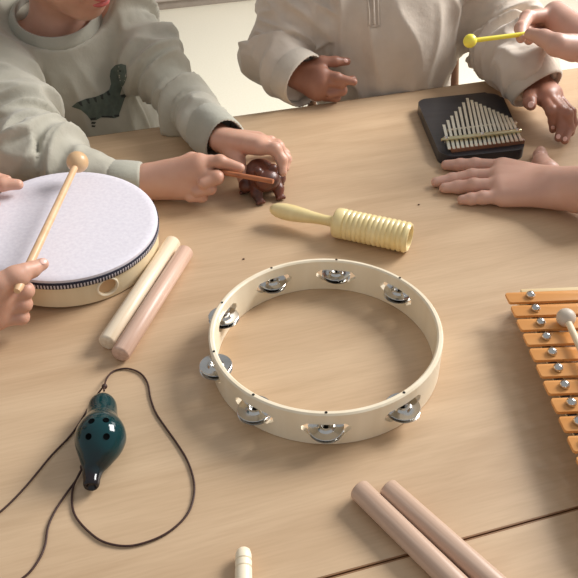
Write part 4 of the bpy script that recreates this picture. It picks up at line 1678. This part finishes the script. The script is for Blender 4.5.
# ---- the child at the left edge playing the drum
def left_child():
    L = (-.72, .60, 0)
    wrR = P(-34, 312, .040)
    hr = hand_field(wrR, P(-75, 318, .050), .0190, [
        ([P(-3, 287, .058), P(20, 277, .066), P(32, 269.5, .0655), P(42.5, 264, .0650)], [.0085, .0078, .0072, .0060]),
        ([P(-2, 296, .048), P(25, 290.5, .0475), P(12, 297, .045)], [.0086, .0080, .0068]),
        ([P(-4, 307, .036), P(23.5, 304, .0350), P(10, 309, .033)], [.0084, .0076, .0064]),
        ([P(-6, 318, .025), P(21.5, 317, .0230), P(8, 320, .022)], [.0080, .0068, .0058])],
        ([P(-25, 300, .056), P(0, 283, .066), P(14, 275, .070), P(24, 270, .071)], [.0120, .0095, .0080, .0064]), .0150, .0200)
    wrL = P(-52, 190, .072)
    hl = hand_field(wrL, P(-90, 190, .070), .0185, [
        ([P(-16, 186, .070), P(2, 184, .0745), P(18, 184.5, .0715)], [.0085, .0076, .0060]),
        ([P(-20, 181, .066), P(-6, 178, .070), P(7, 180, .066)], [.0085, .0074, .0058]),
        ([P(-24, 176, .062), P(-13, 174, .064), P(-3, 177, .060)], [.0082, .0072, .0056]),
        ([P(-28, 172, .058), P(-19, 171, .058), P(-11, 174, .055)], [.0076, .0064, .0052])],
        ([P(-38, 196, .074), P(-24, 203, .080), P(-14, 205, .080), P(-6, 204, .078)], [.0120, .0095, .0080, .0064]), .0145, .0195)
    neck = Vector((-.70, .60, TZ + .17))
    pelvis = Vector((-.76, .60, TZ - .165))
    spec = dict(
        head=head_at((-.635, .60, TZ + .20), (.88, .06, -.42), 1.08),
        trunk=(neck, off(neck, -.012, 0, -.09), Vector((-.74, .60, TZ - .04)), pelvis),
        armR=(Vector((-.69, .47, TZ + .09)), Vector((-.56, .42, TZ + .045)), wrR), armL=(Vector((-.69, .73, TZ + .09)), Vector((-.56, .79, TZ + .075)), wrL),
        legs=legs_of(pelvis, (1, 0, 0)), foreR=(P(-76, 318, .050), .0195), foreL=(P(-91, 190, .070), .0190), hands=[hr, hl], hair=M_HAIR1,
        top=dict(name='t_shirt', mat=M_TEE2, rib=M_TEE2, seed=4, amp=.004, tamp=.004, trunk_r=(.055, .094, .096, .098), neck=((-.695, .60, TZ + .165), (.25, 0, .97), .056),
                 rR=(.052, .044, .042), rL=(.052, .044, .042),
                 cuffR=((-.553, .418, TZ + .046), (-.572, .424, TZ + .052), .0420, .0430), cuffL=((-.553, .793, TZ + .076), (-.572, .785, TZ + .077), .0420, .0430)))
    body, sw = person('person at the left edge beating the white drum with a wooden mallet', 'person', L, M_SKIN1, spec)
    nail(body, L, (43.5, 261.5), (48, 259), .0032, .0040)
    return body


left_child()


# ---- chairs
def chair(label, pelvis_xy, fwd, seat_z, back=.215):
    f_ = Vector((fwd[0], fwd[1])).normalized()
    a = math.atan2(f_.y, f_.x) - PI / 2
    t = thing('wooden_chair', label, 'chair', (pelvis_xy[0], pelvis_xy[1], 0), a, 'children\'s chairs')
    obj('seat', MB().box((-.165, -.15, seat_z - .018), (.165, .16, seat_z), .005), M_CHAIR, t)
    for sx in (-1, 1):
        obj('leg', MB().lathe([(0, .011), (seat_z - .018, .014)], (sx * .15, .10, 0), None, 16), M_CHAIR, t)
        obj('leg', MB().tube([(sx * .160, -.165, 0), (sx * .160, -.145, seat_z - .01), (sx * .160, -.155, seat_z + .10), (sx * .160, -.18, seat_z + back)], [.009, .0105, .0100, .009], 16), M_CHAIR, t)
        obj('side_rail', MB().box((sx * .15 - .007, -.155, seat_z - .075), (sx * .15 + .007, .095, seat_z - .045), .002), M_CHAIR, t)
    obj('backrest', MB().box((-.160, -.187, seat_z + back - .07), (.160, -.172, seat_z + back), .004), M_CHAIR, t)
    if back > .2:
        obj('backrest', MB().box((-.160, -.162, seat_z + .085), (.160, -.148, seat_z + .125), .004), M_CHAIR, t)
    return t


SEAT = TZ - .272
chair('brown wooden chair under the person in the dinosaur sweatshirt', (-.300, 1.135), -EN, SEAT, .085)
chair('brown wooden chair post showing behind the person in the warm grey jumper', (.255, 1.255), -EN, SEAT)
chair('brown wooden chair under the person at the right edge', (.84, .92), (-1, 0), SEAT)
chair('brown wooden chair under the person at the left edge', (-.76, .60), (1, 0), SEAT)



# ------------------------------------------------------------------ light
w = bpy.data.worlds.new('daylight')
S.world = w
w.use_nodes = True
bg = w.node_tree.nodes['Background']
bg.inputs['Color'].default_value = (.97, .985, 1.0, 1)
bg.inputs['Strength'].default_value = .40


def area(name, loc, target, size, size_y, power, color=(1, 1, 1)):
    l = bpy.data.lights.new(name, 'AREA')
    l.shape = 'RECTANGLE'
    l.size = size
    l.size_y = size_y
    l.energy = power
    l.color = color
    o = bpy.data.objects.new(name, l)
    COL.objects.link(o)
    o.location = loc
    o.rotation_euler = (Vector(target) - Vector(loc)).to_track_quat('-Z', 'Y').to_euler()
    return o


area('window_daylight', (2.1, 1.75, 2.15), (0, .6, .56), 1.3, 1.1, 112, (1.0, .985, .96))
area('far_floor_fill', (2.6, 3.6, 1.9), (-.2, 2.6, 0), 1.2, 1.1, 17, (1.0, .985, .96))  # area lamp added to brighten the far floor
S.view_settings.view_transform = 'Standard'
S.view_settings.look = 'None'
S.view_settings.gamma = 1
S.view_settings.exposure = .13
